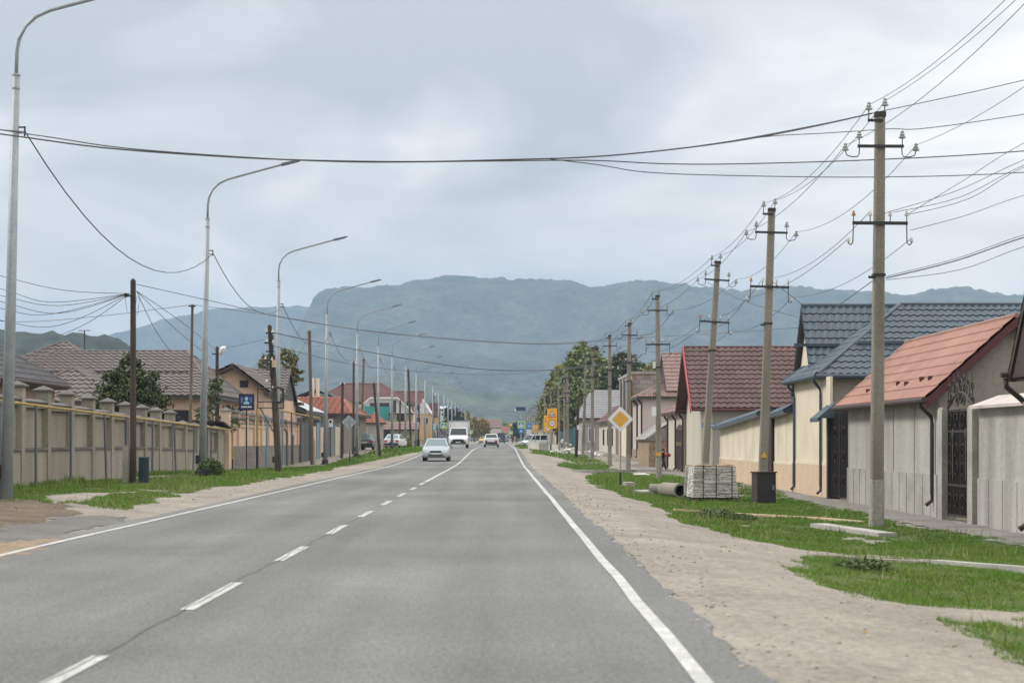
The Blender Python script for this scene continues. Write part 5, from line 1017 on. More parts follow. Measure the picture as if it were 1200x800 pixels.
# ---------------------------------------------------------------- vehicles (nose towards -Y)
def car(name, label, loc, rz, body, st, cab, wheels, paint2=None, rear_lights=True, glass='car_glass', dark_low=True, truck=False):
    """st: stations (y, z_low, z_top, half width) nose to tail; cab: (y base front, y roof front, y roof rear, y base rear, belt z, roof z, half width belt, half width roof)"""
    t = thing(name, label, 'car' if not truck else 'truck', loc); ORG[t.name] = Vector((0, 0, 0)); V = []; n = len(st); b = MB()
    def ring(y, zl, zt, w):
        m_ = (zl + zt) / 2
        half = [(0, zl), (w * .86, zl), (w * .97, zl + .10), (w, m_), (w * .985, zt - .12), (w * .93, zt - .02), (w * .6, zt + .015), (0, zt + .02)]
        return [(x, y, z) for x, z in half] + [(-x, y, z) for x, z in half[-2:0:-1]]
    k = 14
    for s in st: V += ring(*s)
    b.add(V, [(i * k + j, i * k + (j + 1) % k, (i + 1) * k + (j + 1) % k, (i + 1) * k + j) for i in range(n - 1) for j in range(k)] + [tuple(range(k - 1, -1, -1)), tuple((n - 1) * k + j for j in range(k))])
    y0, y1, y2, y3, zb, zr, wb, wr = cab
    sh = [(-wb, y0, zb), (wb, y0, zb), (wb, y3, zb), (-wb, y3, zb)]; md = [(-wr, y1, zr - .04), (wr, y1, zr - .04), (wr, y2, zr - .04), (-wr, y2, zr - .04)]; tp = [(-wr * .8, y1 + .12, zr), (wr * .8, y1 + .12, zr), (wr * .8, y2 - .12, zr), (-wr * .8, y2 - .12, zr)]
    b.add(sh + md + tp, [(0, 1, 5, 4), (1, 2, 6, 5), (2, 3, 7, 6), (3, 0, 4, 7), (4, 5, 9, 8), (5, 6, 10, 9), (6, 7, 11, 10), (7, 4, 8, 11), (8, 9, 10, 11)])
    bo = b.build('body', body, t)
    def pane(nm, q, ins, push, mt=glass):
        q = [Vector(v) for v in q]; c = sum(q, Vector()) / 4; nrm = (q[1] - q[0]).cross(q[3] - q[0]).normalized()
        p = [v.lerp(c, ins) + nrm * push for v in q]; MB().add(p + [v - nrm * .02 for v in p], [(0, 1, 2, 3), (7, 6, 5, 4), (0, 4, 5, 1), (1, 5, 6, 2), (2, 6, 7, 3), (3, 7, 4, 0)]).build(nm, mt, t)
    pane('windscreen', [sh[0], sh[1], md[1], md[0]], .10, .012); pane('rear_window', [sh[2], sh[3], md[3], md[2]], .12, .012)
    for s in (0, 1):
        q = [sh[1], sh[2], md[2], md[1]] if s == 0 else [sh[3], sh[0], md[0], md[3]]
        q = [Vector(v) for v in q]; m0, m1 = q[0].lerp(q[1], .52), q[3].lerp(q[2], .52)
        pane('side_window', [q[0], m0, m1, q[3]], .1, .012); pane('side_window', [m0, q[1], q[2], m1], .1, .012)
    yw0, yw1, r, tw = wheels
    for y_ in (yw0, yw1):
        for s in (-1, 1):
            x = s * (tw); w_ = MB().cyl((x - s * .2, y_, r), (x, y_, r), r, n=16).build('wheel', 'rubber', t); MB().cyl((x - s * .05, y_, r), (x + s * .012, y_, r), r * .62, n=12).build('rim', 'rim', w_)
    yf, yr, w0, w1 = st[0][0], st[-1][0], st[0][3], st[-1][3]; zf0, zf1 = st[0][1], st[0][2]; zr0, zr1 = st[-1][1], st[-1][2]
    for s in (-1, 1):
        MB().box((s * w0 * .74, yf - .02, zf1 - .055), (w0 * .42, .07, .11)).build('headlight', 'headlamp', t)
        MB().box((s * w1 * .76, yr + .005, zr1 - .2), (w1 * .36, .06, .16)).build('tail_light', 'tail_red', t)
        MB().box((s * (wb + .12), y0 + .35, zb + .06), (.2, .1, .13)).build('mirror', body if not truck else 'black_plastic', t)
    MB().box((0, yf - .03, zf1 - .025), (w0 * .9, .09, .10)).build('grille', 'black_plastic', t)
    if not dark_low: MB().box((0, yf - .10, zf0 + .07), (w0 * 1.3, .02, .09)).build('air_intake', 'black_plastic', t)
    lowm = 'black_plastic' if dark_low else body
    MB().box((0, yf - .035, zf0 + .12), (w0 * 1.9, .12, .17)).build('front_bumper', lowm, t); MB().box((0, yr + .035, zr0 + .12), (w1 * 1.9, .12, .20)).build('rear_bumper', lowm, t)
    MB().box((0, yf - .10, zf0 + .165), (.5, .02, .10)).build('number_plate', 'plate', t); MB().box((0, yr + .10, zr0 + .33), (.5, .02, .11)).build('number_plate', 'plate', t)
    t.rotation_euler = (0, 0, rz); ORG[t.name] = Vector(loc); return t
SED = [(-2.15, .30, .62, .70), (-2.05, .22, .72, .80), (-1.3, .2, .86, .85), (-.85, .2, .93, .86), (.9, .2, .96, .86), (1.6, .22, .98, .84), (2.1, .28, .96, .78), (2.16, .34, .84, .72)]
SCAB = (-.95, -.2, .85, 1.55, .90, 1.41, .76, .57)
x, z = -4.1, 124; car('sedan_car', 'silver white sedan coming towards the camera in the left lane', (x, z, gz(x, z) + .006), 0, 'car_silver', SED, SCAB, (-1.35, 1.3, .29, .82), glass='car_glass_pale', dark_low=False)
x, z = X(575.8, 222), 222; car('sedan_car', 'white sedan seen from behind driving away in the near lane', (x, z, gz(x, z) + .006), R(180), 'car_white', [(a, b_, c * 1.04, w_ * 1.0) for a, b_, c, w_ in SED], (-.95, -.15, .95, 1.6, .94, 1.47, .77, .6), (-1.35, 1.35, .31, .82))
HAT = [(-1.95, .30, .66, .70), (-1.85, .22, .76, .78), (-1.1, .2, .86, .81), (-.7, .2, .92, .82), (1.2, .2, .94, .82), (1.8, .24, .94, .80), (1.98, .3, .90, .76)]
x, z = X(430.5, 178), 178
def turned(name, label, px, z, rz, body, st, cab, wh, **k): x = X(px, z); return car(name, label, (x, z, gz(x, z) + .01), rz, body, st, cab, wh, **k)
turned('hatchback_car', 'dark grey hatchback parked on the grass, seen from behind', 430.5, 178, R(176), 'car_grey', HAT, (-.85, -.15, 1.0, 1.75, .88, 1.38, .74, .58), (-1.25, 1.15, .28, .78), glass='car_glass_pale')
turned('hatchback_car', 'white hatchback with dark bumper parked on the grass behind a lamp post', 463.5, 196, R(171), 'car_white', HAT, (-.85, -.15, 1.0, 1.75, .88, 1.38, .74, .58), (-1.25, 1.15, .28, .78), glass='car_glass_pale')
VAN = [(-2.1, .32, .72, .74), (-2.0, .26, .82, .82), (-1.35, .24, .98, .86), (-.9, .24, 1.06, .87), (1.9, .24, 1.08, .87), (2.15, .3, 1.04, .82)]
turned('minivan_car', 'white minivan parked behind the concrete blocks, turned half sideways', 626, 285, R(-52), 'car_white', VAN, (-1.35, -.65, 1.75, 2.08, 1.02, 1.84, .80, .68), (-1.3, 1.3, .32, .83))
turned('pickup_truck', 'distant dark blue truck driving away beyond the white sedan', 587.5, 430, R(180), 'car_blue', VAN, (-1.3, -.8, 1.75, 2.1, 1.1, 2.3, .86, .8), (-1.4, 1.4, .4, .83), truck=True)
turned('sedan_car', 'distant pale sedan far down the road beside the dark blue truck', 592.5, 520, R(180), 'car_grey', SED, SCAB, (-1.35, 1.3, .29, .82))
turned('taxi_car', 'distant yellow car half hidden by the white sedan', 566.5, 400, 0, 'car_yellow', SED, SCAB, (-1.35, 1.3, .29, .82))
# box truck
x, z = -4.35, 198; tl = (x, z, gz(x, z) + .006)
TR = [(-2.72, .42, .86, .78), (-2.62, .36, 1.0, .90), (-2.2, .34, 1.18, .96), (-1.75, .34, 1.28, .97), (-.45, .34, 1.34, .97), (-.35, .4, 1.3, .95)]
tk = car('box_truck', 'white box truck with a tall pale cargo box coming towards the camera', tl, 0, 'car_white', TR, (-1.95, -1.15, -.5, -.38, 1.26, 2.02, .93, .80), (-1.85, 1.5, .34, .93), truck=True)
ORG[tk.name] = Vector((0, 0, 0))
MB().bx(-1.06, 1.06, -.28, 2.9, .80, 2.72).build('cargo_box', 'plaster_white', tk); MB().bx(-1.08, 1.08, -.31, -.281, 2.62, 2.74).bx(-1.08, -1.0, -.31, -.281, .8, 2.62).bx(1.0, 1.08, -.31, -.281, .8, 2.62).build('box_frame', 'galvanised', tk); MB().bx(-.5, .5, -.3, 2.8, .5, .8).build('chassis', 'black_plastic', tk)
MB().box((0, -2.76, .74), (1.1, .05, .22)).build('grille_surround', 'black_plastic', tk); ORG[tk.name] = Vector(tl)

# ---------------------------------------------------------------- signs
def cplate(mb, c, pts, y, d=.012): mb.prism([(c[0] + p[0], y, c[1] + p[1]) for p in pts], (0, -d, 0))
def rect(w, h): return [(-w / 2, -h / 2), (w / 2, -h / 2), (w / 2, h / 2), (-w / 2, h / 2)]
def dia(s): return [(0, -s), (s, 0), (0, s), (-s, 0)]
def rdia(s, c=.12): return [(-c * s, -s + c * s), (c * s, -s + c * s), (s - c * s, -c * s), (s - c * s, c * s), (c * s, s - c * s), (-c * s, s - c * s), (-s + c * s, c * s), (-s + c * s, -c * s)]
def tri(s, dy=0): return [(-s * .58, -s * .42 + dy), (s * .58, -s * .42 + dy), (0, s * .58 + dy)]
def disc(r, n=20): return [(r * math.cos(2 * math.pi * k / n), r * math.sin(2 * math.pi * k / n)) for k in range(n)]
def sign(label, px, z, base=None, h=3, r=.035, pm='limewash', foot=None, back=False, name='road_sign'):
    x = X(px, z); q = gz(x, z); t = thing(name, label, 'sign', (x, z, q)); MB().cyl((x, z, q - .1 + (foot or 0)), (x, z, q + h), r, n=8).build('post', pm, t)
    if foot: MB().cyl((x, z, q - .1), (x, z, q + foot + .1 - .1), r * 1.02, n=8).build('post_foot', 'sign_black', t)
    return t, x, q
def layer(t, name, m, x, zc, pts, y): b = MB(); cplate(b, (x, zc), pts, y, .006); return b.build(name, m, t)
# priority road sign
t, x, q = sign('white bordered yellow diamond sign on a white post with black foot', 727, 72, h=2.1, foot=.52); z = 72; zc = Z(491, z)
MB().cyl((x, z, q + 2), (x, z, zc + .2), .035).build('post_top', 'limewash', t)
b = MB(); cplate(b, (x, zc), rdia(.47, .08), z - .045, .02); pl_ = b.build('plate', 'sign_white', t); layer(pl_, 'yellow_field', 'sign_yellow', x, zc, rdia(.31, .1), z - .0655)
# diamond from behind
t, x, q = sign('grey back of a diamond sign on a white post with black foot', 410, 120, h=2.7, foot=.6); z = 120; zc = Z(494.5, z)
b = MB(); cplate(b, (x - .06, zc), rdia(.45, .08), z + .07, .03); b.build('plate', 'sign_back', t); MB().box((x, z + .035, zc), (.5, .02, .05)).build('clamp', 'galvanised', t)
def walker(x, zc, s):
    b = MB(); b.ball((x, 0, zc + .21 * s), (.05 * s, .004, .05 * s)); yy = 0
    for p, q_, w_ in (((0, .15), (0, -.02), .07), ((0, .12), (-.13, .0), .035), ((0, .12), (.12, .03), .035), ((0, -.02), (-.12, -.22), .05), ((0, -.02), (.13, -.22), .05)):
        d = Vector((q_[0] - p[0], 0, q_[1] - p[1])); nn = Vector((-d.z, 0, d.x)).normalized() * w_ * s * .5; A = Vector((x + p[0] * s, 0, zc + p[1] * s)); B = Vector((x + q_[0] * s, 0, zc + q_[1] * s)); b.prism([A - nn, B - nn, B + nn, A + nn], (0, -.004, 0))
    return b
def crossing(label, px, z, py, size, lime=True, second=None):
    zc = Z(py, z); t, x, q = sign(label, px, z, h=zc + size * .5 - gz(X(px, z), z), r=.05, pm='galvanised')
    s = size
    if lime: b = MB(); cplate(b, (x, zc), rect(s, s), z - .06, .02); bd = b.build('border', 'sign_lime', t)
    else: bd = t
    b = MB(); cplate(b, (x, zc), rect(s * .74, s * .74), z - .082, .008); bl = b.build('blue_plate', 'sign_blue', bd) if lime else b.build('blue_plate', 'sign_blue', t)
    if lime: layer_parent = bd
    else: layer_parent = bl
    tr_ = layer(layer_parent, 'triangle', 'sign_white', x, zc + s * .0, tri(s * .62, -.03 * s), z - .0905); w_ = walker(x, zc - .03 * s, s * .62); w_.v = [(a, c + z - .098, d) for a, c, d in w_.v]; w_.build('walking_figure', 'sign_black', layer_parent)
    if second: b = MB(); z2 = Z(second, z); cplate(b, (x, z2), rect(s * .75, s * .72), z - .06, .02); b2 = b.build('lower_plate', 'sign_blue', t); layer(b2, 'arrow', 'sign_white', x, z2, [(-.22 * s, -.2 * s), (0, .18 * s), (.22 * s, -.2 * s), (.1 * s, -.2 * s), (0, .0), (-.1 * s, -.2 * s)], z - .0805)
    return t
crossing('pedestrian crossing sign with lime border over a second blue plate, near the van', 610.7, 262, 497.5, .92, True, 504.6)
crossing('pedestrian crossing sign with lime border just left of the box truck', 520.2, 280, 498.6, .92)
crossing('tiny distant crossing sign with lime border under the amber light', 598.5, 450, 506.5, .9)
crossing('small distant crossing sign peeking out right of the box truck', 551.5, 470, 506, .9)
x, z = X(598.5, 452), 452; q = gz(x, z); t = thing('warning_light', 'distant amber warning lamp over the tiny crossing sign', 'lamp', (x, z, q)); MB().cyl((x, z, q), (x, z, Z(498, z)), .05).build('post', 'galvanised', t); MB().ball((x, z - .05, Z(498, z)), .32).build('amber_lens', 'sign_amber', t); MB().box((x, z + .15, Z(498, z)), (.5, .2, .8)).build('housing', 'dark_steel', t)
# blue sign with 70
z = 258; t, x, q = sign('small blue sign reading 70 beside the yellow roadworks boards', 620, z, h=Z(496, 258) - gz(X(620, 258), 258), r=.05, pm='galvanised'); b = MB(); cplate(b, (x, Z(499.3, z)), rect(.68, .66), z - .06, .02); pl_ = b.build('plate', 'sign_blue', t); MB().text('70', .42, (x, z - .083, Z(499.3, z)), (1, 0, 0), (0, 0, 1)).build('number', 'sign_white', pl_)
b = MB(); cplate(b, (x, Z(506, z)), rect(.64, .55), z - .06, .02); p2_ = b.build('lower_plate', 'sign_white', t); layer(p2_, 'text_bar', 'sign_back', x, Z(505.3, z), rect(.45, .07), z - .0805); layer(p2_, 'text_bar', 'sign_back', x, Z(506.9, z), rect(.45, .07), z - .0805)
def warn(t, x, zc, s, z, kind):
    r = layer(t, 'warning_triangle', 'sign_red', x, zc, tri(s), z - .0905); layer(r, 'triangle_field', 'sign_white', x, zc, tri(s * .70, 0), z - .098)
    b = MB()
    if kind == 'man': b.ball((x - .02 * s, z - .105, zc + .16 * s), (.06 * s, .004, .06 * s)); b.prism([(x - .16 * s, z - .104, zc - .2 * s), (x - .02 * s, z - .104, zc + .1 * s), (x + .1 * s, z - .104, zc + .02 * s), (x + .02 * s, z - .104, zc - .2 * s)], (0, -.005, 0)); b.prism([(x + .06 * s, z - .104, zc - .22 * s), (x + .27 * s, z - .104, zc - .22 * s), (x + .16 * s, z - .104, zc - .08 * s)], (0, -.005, 0))
    else: b.prism([(x - .28 * s, z - .104, zc - .2 * s)] + [(x + .28 * s * math.cos(math.pi * (1 - k / 8)), z - .104, zc - .2 * s + abs(.18 * s * math.sin(2 * math.pi * k / 8))) for k in range(9)] + [(x + .28 * s, z - .104, zc - .2 * s)], (0, -.005, 0)); b.prism([(x - .02 * s, z - .104, zc), (x + .18 * s, z - .104, zc - .02 * s), (x + .1 * s, z - .104, zc + .12 * s)], (0, -.005, 0))
    b.build('pictogram', 'sign_black', r)
def limit(t, x, zc, r_, z):
    r = layer(t, 'limit_ring', 'sign_red', x, zc, disc(r_), z - .0905); layer(r, 'limit_field', 'sign_white', x, zc, disc(r_ * .8), z - .098); MB().text('40', r_ * .95, (x, z - .105, zc), (1, 0, 0), (0, 0, 1)).build('number', 'sign_black', r)
z = 184; t, x, q = sign('tall yellow board with warning triangle above a red ringed 40 limit', 645.5, z, h=Z(500, 184) - gz(X(645.5, 184), 184), r=.07, foot=.75); x2 = X(647, z)
b = MB(); cplate(b, (x2, Z(490.1, z)), rect(.92, 1.84), z - .065, .02); bd = b.build('board', 'sign_amber', t); warn(bd, x2, Z(485.3, z), .62, z, 'bump'); limit(bd, x2, Z(495.8, z), .31, z)
z = 214; t, x, q = sign('second yellow board mostly hidden behind the tall 40 limit board', 641.5, z, h=Z(504, 214) - gz(X(641.5, 214), 214), r=.07); x2 = X(642.3, z); b = MB(); cplate(b, (x2, Z(496.2, z)), rect(.92, 1.76), z - .065, .02); bd = b.build('board', 'sign_amber', t); warn(bd, x2, Z(490.8, z), .6, z, 'man'); limit(bd, x2, Z(501.5, z), .3, z)
z = 236; t, x, q = sign('small square yellow roadworks sign between the blue 70 sign and tall boards', 627.3, z, h=Z(498, 236) - gz(X(627.3, 236), 236), r=.06, pm='galvanised'); b = MB(); cplate(b, (x, Z(501.8, z)), rect(.68, .78), z - .065, .02); bd = b.build('board', 'sign_amber', t); warn(bd, x, Z(502, z), .5, z, 'man')
# bus sign on the left
z = 290; t, x, q = sign('pale blue bus stop plate on a post left of the crossing sign', 508, z, h=Z(496, 290) - gz(X(508, 290), 290), r=.05, pm='galvanised'); b = MB(); cplate(b, (x, Z(499.7, z)), rect(.72, 1.04), z - .06, .02); bd = b.build('plate', 'sign_sky', t)
for k in range(3): layer(bd, 'text_bar', 'sign_white', x, Z(497.8 + k * 2, z), rect(.5, .08), z - .0805)
# navy panel, blue frame
z = 380; x = X(610.3, z); q = gz(x, z); t = thing('billboard', 'dark navy roadside panel with a white lamp at its left end', 'billboard', (x, z, q)); MB().cyl((x, z, q), (x, z, Z(479, z)), .09).build('post', 'galvanised', t); MB().box((x, z - .1, Z(478.8, z)), (1.85, .12, .78)).build('panel', 'billboard_navy', t); MB().box((x, z - .1, Z(476.4, z)), (1.95, .16, .06)).build('frame', 'galvanised', t); MB().ball((X(603.9, z), z - .2, Z(480.3, z)), .17).build('lamp', 'sign_white', t)
z = 305; x = X(648.5, z); q = gz(x, z); t = thing('billboard', 'tall narrow blue framed sign rising beside the big tree crowns', 'sign', (x, z, q)); MB().cyl((x - .2, z + .1, q), (x - .2, z + .1, Z(446, z)), .12).build('post', 'pole_concrete', t); MB().box((x - .22, z, Z(440, z)), (.3, .25, 1.7)).build('blue_bar', 'sign_blue', t); MB().box((x + .3, z, Z(434, z)), (.75, .2, .14)).build('blue_top', 'sign_blue', t); MB().box((x + .3, z, Z(439.5, z)), (.68, .1, 1.3)).build('pale_face', 'sign_sky', t)

# ---------------------------------------------------------------- things on the near verge
# strapped stacks of thin white stone
def stack(cx, cy, w0, w1, d, h, label, rz=0):
    q = gz(cx, cy); t = thing('stone_stack', label, 'stone stack', (cx, cy, q)); rr = random.Random(int(cx * 100)); M = Matrix.Rotation(rz, 4, 'Z')
    def loc(b): b.v = [tuple(Vector((cx, cy, q)) + (M @ Vector(v))) for v in b.v]; return b
    b = MB(); rows = 21
    for k in range(rows):
        zz = .12 + (h - .14) * k / rows; w_ = w0 + (w1 - w0) * k / rows; dd = d * (1 - .06 * k / rows); th = (h - .14) / rows
        u = -w_ / 2
        while u < w_ / 2 - .05:
            l = min(rr.uniform(.18, .55), w_ / 2 - u)
            for s in (-1, 1): b.box((u + l / 2, s * (dd / 2 - .11) + rr.uniform(-.014, .014), zz + th / 2 + rr.uniform(-.004, .004)), (l - .016, .22, th * .76), rr.uniform(-.03, .03), 0, rr.uniform(-.02, .02))
            u += l
        u = -dd / 2 + .24
        while u < dd / 2 - .26:
            l = min(rr.uniform(.16, .4), dd / 2 - .24 - u)
            for s in (-1, 1): b.box((s * (w_ / 2 - .11) + rr.uniform(-.014, .014), u + l / 2, zz + th / 2), (.22, l - .016, th * .76), rr.uniform(-.04, .04), 0, rr.uniform(-.02, .02))
            u += l
    b.box((0, 0, h / 2), (w1 - .3, d - .3, h - .15))
    loc(b).build('stone_slabs', 'white_stone', t)
    b = MB(); b.box((0, 0, h + .005), (w1 * .93, d * .9, .02)); loc(b).build('board', 'sand_wood', t)
    for s in (-.26, .02, .36):
        b = MB(); b.box((s * w0, -d / 2 - .012, h / 2 + .04), (.022, .006, h - .06)); b.box((s * w1, 0, h + .02), (.022, d, .006)); loc(b).build('strap', 'dark_steel', t)
    b = MB()
    for s in (-.42, 0, .42): b.box((s * w0 * .95, 0, .05), (.09, d * .98, .09))
    b.box((0, -d * .42, .105), (w0, .1, .022)).box((0, d * .42, .105), (w0, .1, .022)); loc(b).build('pallet', 'grey_wood', t)
    return t
mat('sand_wood', (.48, .34, .20), (.38, .27, .16), .8)
stack(X(838, 56.2), 57.0, 1.32, 1.2, 1.15, 1.02, 'large strapped stack of thin white stones, front one of the pair', R(3))
stack(X(819.5, 58.2), 59.0, .75, .66, .9, 1.0, 'narrower stack of white stones tucked behind the strapped one', R(-6))
x, z = X(861, 57.3), 57.3; tag(MB().prism([(x - .12, z, gz(x, z) + .85), (x - .02, z, gz(x, z) + .85), (x + .16, z, gz(x, z) - .02), (x + .02, z, gz(x, z) - .02)], (0, .35, 0)).build('board', 'limewash'), 'pale slab leaning against the right side of the stone stack', 'slab')
# pipes
def ring_pipe(a, b_, r, label):
    a, b_ = Vector(a), Vector(b_); o = MB(); t = (b_ - a).normalized(); u = t.cross(Vector((0, 0, 1))).normalized(); v = u.cross(t); n = 20; V = []
    for p, rr in ((a, r * .74), (a, r), (b_, r), (b_, r * .74)): V += [p + rr * (math.cos(2 * math.pi * k / n) * u + math.sin(2 * math.pi * k / n) * v) for k in range(n)]
    o.add(V, [(j * n + k, j * n + (k + 1) % n, ((j + 1) % 4) * n + (k + 1) % n, ((j + 1) % 4) * n + k) for j in range(4) for k in range(n)]); return tag(o.build('concrete_pipe', 'pole_concrete', smooth=False), label, 'pipe')
x, z = X(797, 60.5), 60.5; q = gz(x, z); ring_pipe((x, z - .2, q + .21), (x - .35, z + 1.5, q + .21), .225, 'short concrete pipe with its open round end facing the road')
x, z = X(778, 63), 63; q = gz(x, z); ring_pipe((x - .42, z + .1, q + .17), (x + .75, z - .35, q + .17), .185, 'concrete pipe lying sideways behind the open ended one')
# brown box
x, z = X(895, 54.6), 54.6; q = gz(x, z); t = thing('utility_box', 'dark brown rusty metal box standing before the leaning power pole', 'box', (x, z, q))
MB().box((x, z, q + .42), (.54, .44, .86), R(13)).build('body', 'rusty_box', t); MB().box((x, z, q + .865), (.60, .50, .035), R(13)).build('lid', 'brown_steel', t); MB().box((x + .052, z - .222, q + .42), (.45, .012, .74), R(13)).build('door', 'dark_steel', t); MB().box((x + .235, z - .195, q + .45), (.03, .03, .12), R(13)).build('handle', 'galvanised', t)
# slab, kerbs
a = G(956, 618); c = G(1040, 630); d = Vector((c[0] - a[0], c[1] - a[1], 0)); nrm = Vector((-d.y, d.x, 0)).normalized() * .17; q = gz(*a)
tag(MB().prism([Vector((a[0], a[1], q - .05)) - nrm * .7, Vector((c[0], c[1], q - .05)) - nrm, Vector((c[0], c[1], q - .05)) + nrm, Vector((a[0], a[1], q - .05)) + nrm * 1.3], (0, 0, .14)).build('concrete_slab', 'pale_concrete'), 'whitish concrete beam lying askew in the grass before the nearest pole', 'slab')
def kerb(pts, w, h, label, m='pale_concrete', name='kerb'):
    g_ = [G(*p) for p in pts]; b = MB()
    for (p, q_) in zip(g_[:-1], g_[1:]):
        d = Vector((q_[0] - p[0], q_[1] - p[1], 0)); n_ = Vector((-d.y, d.x, 0)).normalized() * w / 2; k = d * .004; A, B = Vector((p[0], p[1], gz(*p))), Vector((q_[0], q_[1], gz(*q_)))
        b.add([A - n_ + k + Vector((0, 0, e)) for e in (-.1, h)] + [B - n_ - k + Vector((0, 0, e)) for e in (-.1, h)] + [B + n_ - k + Vector((0, 0, e)) for e in (-.1, h)] + [A + n_ + k + Vector((0, 0, e)) for e in (-.1, h)], [(0, 2, 3, 1), (2, 4, 5, 3), (4, 6, 7, 5), (6, 0, 1, 7), (1, 3, 5, 7)])
    return tag(b.build(name, m), label, 'kerb')
kerb([(1096, 661), (1140, 664.5), (1200, 669), (1330, 680)], .18, .065, 'pale concrete kerb edging the grass at the right edge'); kerb([(950, 652), (1010, 655.5), (1094, 660.5)], .16, .035, 'low half buried kerb continuing left of the pale one', 'ground')
kerb([(790, 598), (860, 603), (960, 608.5), (1012, 613)], .12, .05, 'thin buff edging strip crossing the grass by the brown box', 'cream_stone', 'edging'); kerb([(676, 552.5), (740, 552), (812, 552.5)], .55, .10, 'pale concrete strip crossing the verge behind the diamond sign', 'pale_concrete', 'crossing_slab')
for k, (px, py, s, lab) in enumerate([(737, 571, .36, 'grey hollow block beside the foot of the diamond sign'), (757, 578, .5, 'flat broken concrete plate in the grass below the diamond sign'), (752, 557, .6, 'flat white stone by the crossing strip')]):
    gx_, gy_ = G(px, py); b = MB().box((gx_, gy_, gz(gx_, gy_) + .1 * (.9 if k == 0 else .5)), (s, .36 if k == 0 else .8, .2 if k == 0 else .09), .3, .05); tag(b.build('concrete_block', 'concrete' if k != 2 else 'white_stone'), lab, 'block')
b = MB(); rr = random.Random(8)
def shrubmesh(c, r, n, leaf, seed):
    g_ = np.random.default_rng(seed); d = g_.normal(size=(n, 3)); d /= np.linalg.norm(d, axis=1)[:, None]; p = d * (g_.uniform(.3, 1, n) ** .5)[:, None] * np.array(r); p[:, 2] = np.abs(p[:, 2]); p += np.array(c)
    a = g_.normal(size=(n, 3)); a /= np.linalg.norm(a, axis=1)[:, None]; b_ = np.cross(a, g_.normal(size=(n, 3))); b_ /= np.linalg.norm(b_, axis=1)[:, None]; s = g_.uniform(.6, 1.3, n)[:, None] * leaf
    V = np.stack([p - a * s, p - b_ * s * .5, p + a * s, p + b_ * s * .5], 1).reshape(-1, 3); return V, np.arange(4 * n).reshape(-1, 4)
def bush(c, r, n, leaf, m, label, seed=1, name='shrub', cat='shrub'):
    V, Fc = shrubmesh(c, r, n, leaf, seed); return tag(npmesh(name, V, Fc, m, og=c), label, cat)
for k, (px, py, r, lab) in enumerate([(838, 607, (.55, .7, .22), 'low weedy clump in the grass right below the strapped stone stack'), (870, 609, (.35, .5, .14), 'small weed tuft in the grass between stone stack and brown box'), (1010, 668, (.45, .5, .16), 'scrubby weed tuft in the nearest patch of grass')]):
    gx_, gy_ = G(px, py); bush((gx_, gy_, gz(gx_, gy_)), r, 900, .03, 'weed', lab, k + 3, 'weed_clump', 'weeds')
# concrete road blocks
for k, (px0, px1, m, lab) in enumerate([(619, 632, 'white_stone', 'white concrete road block nearest the road in the row of three'), (632.2, 642.4, 'concrete', 'grey concrete road block in the middle of the row of three'), (642.6, 653.5, 'white_stone', 'white concrete road block next to the yellow board post')]):
    z = 188; x0, x1 = X(px0, z), X(px1, z); q = gz((x0 + x1) / 2, z); tag(MB().prism([(x0, z - .35, q - .05), (x0, z + .35, q - .05), (x0, z + .15, q + .72), (x0, z - .15, q + .72)], (x1 - x0 - .02, 0, 0)).build('road_block', m), lab, 'road block', 'concrete road blocks on the verge')
rr = random.Random(3)
for k, (px, z, w_, h, n, lab) in enumerate([(664, 176, 1.6, .35, 60, 'heap of pale rubble stones around the leaning dark post'), (690, 168, 1.4, .30, 50, 'low rubble heap before the grey tiled house'), (703, 160, 1.0, .22, 34, 'small scatter of pale stones by the cream house'), (660, 250, 1.5, 1.2, 40, 'white stone pile beneath the teal fence')]):
    b = MB(); cx = X(px, z)
    for _ in range(n):
        a, r_ = rr.uniform(0, 6.28), rr.random() ** .6; x, y = cx + r_ * w_ * math.cos(a), z + r_ * w_ * 1.6 * math.sin(a); s = rr.uniform(.08, .22); b.box((x, y, gz(x, y) + h * (1 - r_) + s * .2), (s * 1.4, s, s * .8), rr.uniform(0, 3), rr.uniform(-.5, .5), rr.uniform(-.5, .5))
    tag(b.build('rubble_pile', 'white_stone'), lab, 'rubble')
# far side small things
x, z = X(168.5, 54.6), 54.6; q = gz(x, z); t = thing('metal_bin', 'upright teal green metal bin beside the dark wooden pole', 'bin', (x, z, q)); MB().cyl((x, z, q - .02), (x, z, q + .70), .145, n=14).build('body', 'bin_green', t); MB().cyl((x, z, q + .70), (x, z, q + .735), .155, n=14).build('rim', 'teal_paint', t)
x, z = X(243, 65), 65; q = gz(x, z); t = thing('planter', 'black tyre like tray holding a green bush at the lamp foot', 'planter', (x, z, q)); MB().lathe((x, z, q), [(.34, 0), (.42, .08), (.40, .2), (.33, .24)], 14).build('tray', 'rubber', t)
V, Fc = shrubmesh((x + .1, z, q + .1), (.48, .45, .52), 1500, .045, 9); npmesh('foliage', V, Fc, 'weed', t, og=(x, z, q))
for px, z, w_, h, m, lab in [(489.5, 240, .55, .8, 'bin_green', 'dark green bin standing near the ochre house'), (502, 262, .45, .75, 'rusty_box', 'small dark cabinet beside the road behind the silver sedan')]:
    x = X(px, z); q = gz(x, z); t = thing('bin', lab, 'bin', (x, z, q)); MB().taper((x, z, q), (x, z, q + h), w_ * .85, w_).build('body', m, t); MB().box((x, z, q + h + .03), (w_ * 1.05, w_ * 1.05, .06)).build('lid', 'dark_steel', t)
x, z = X(495.5, 238), 238; q = gz(x, z); tag(MB().taper((x, z, q), (x, z, q + .85), .5, .42).build('concrete_stub', 'limewash'), 'short whitewashed concrete stub by the dark green bin', 'post')
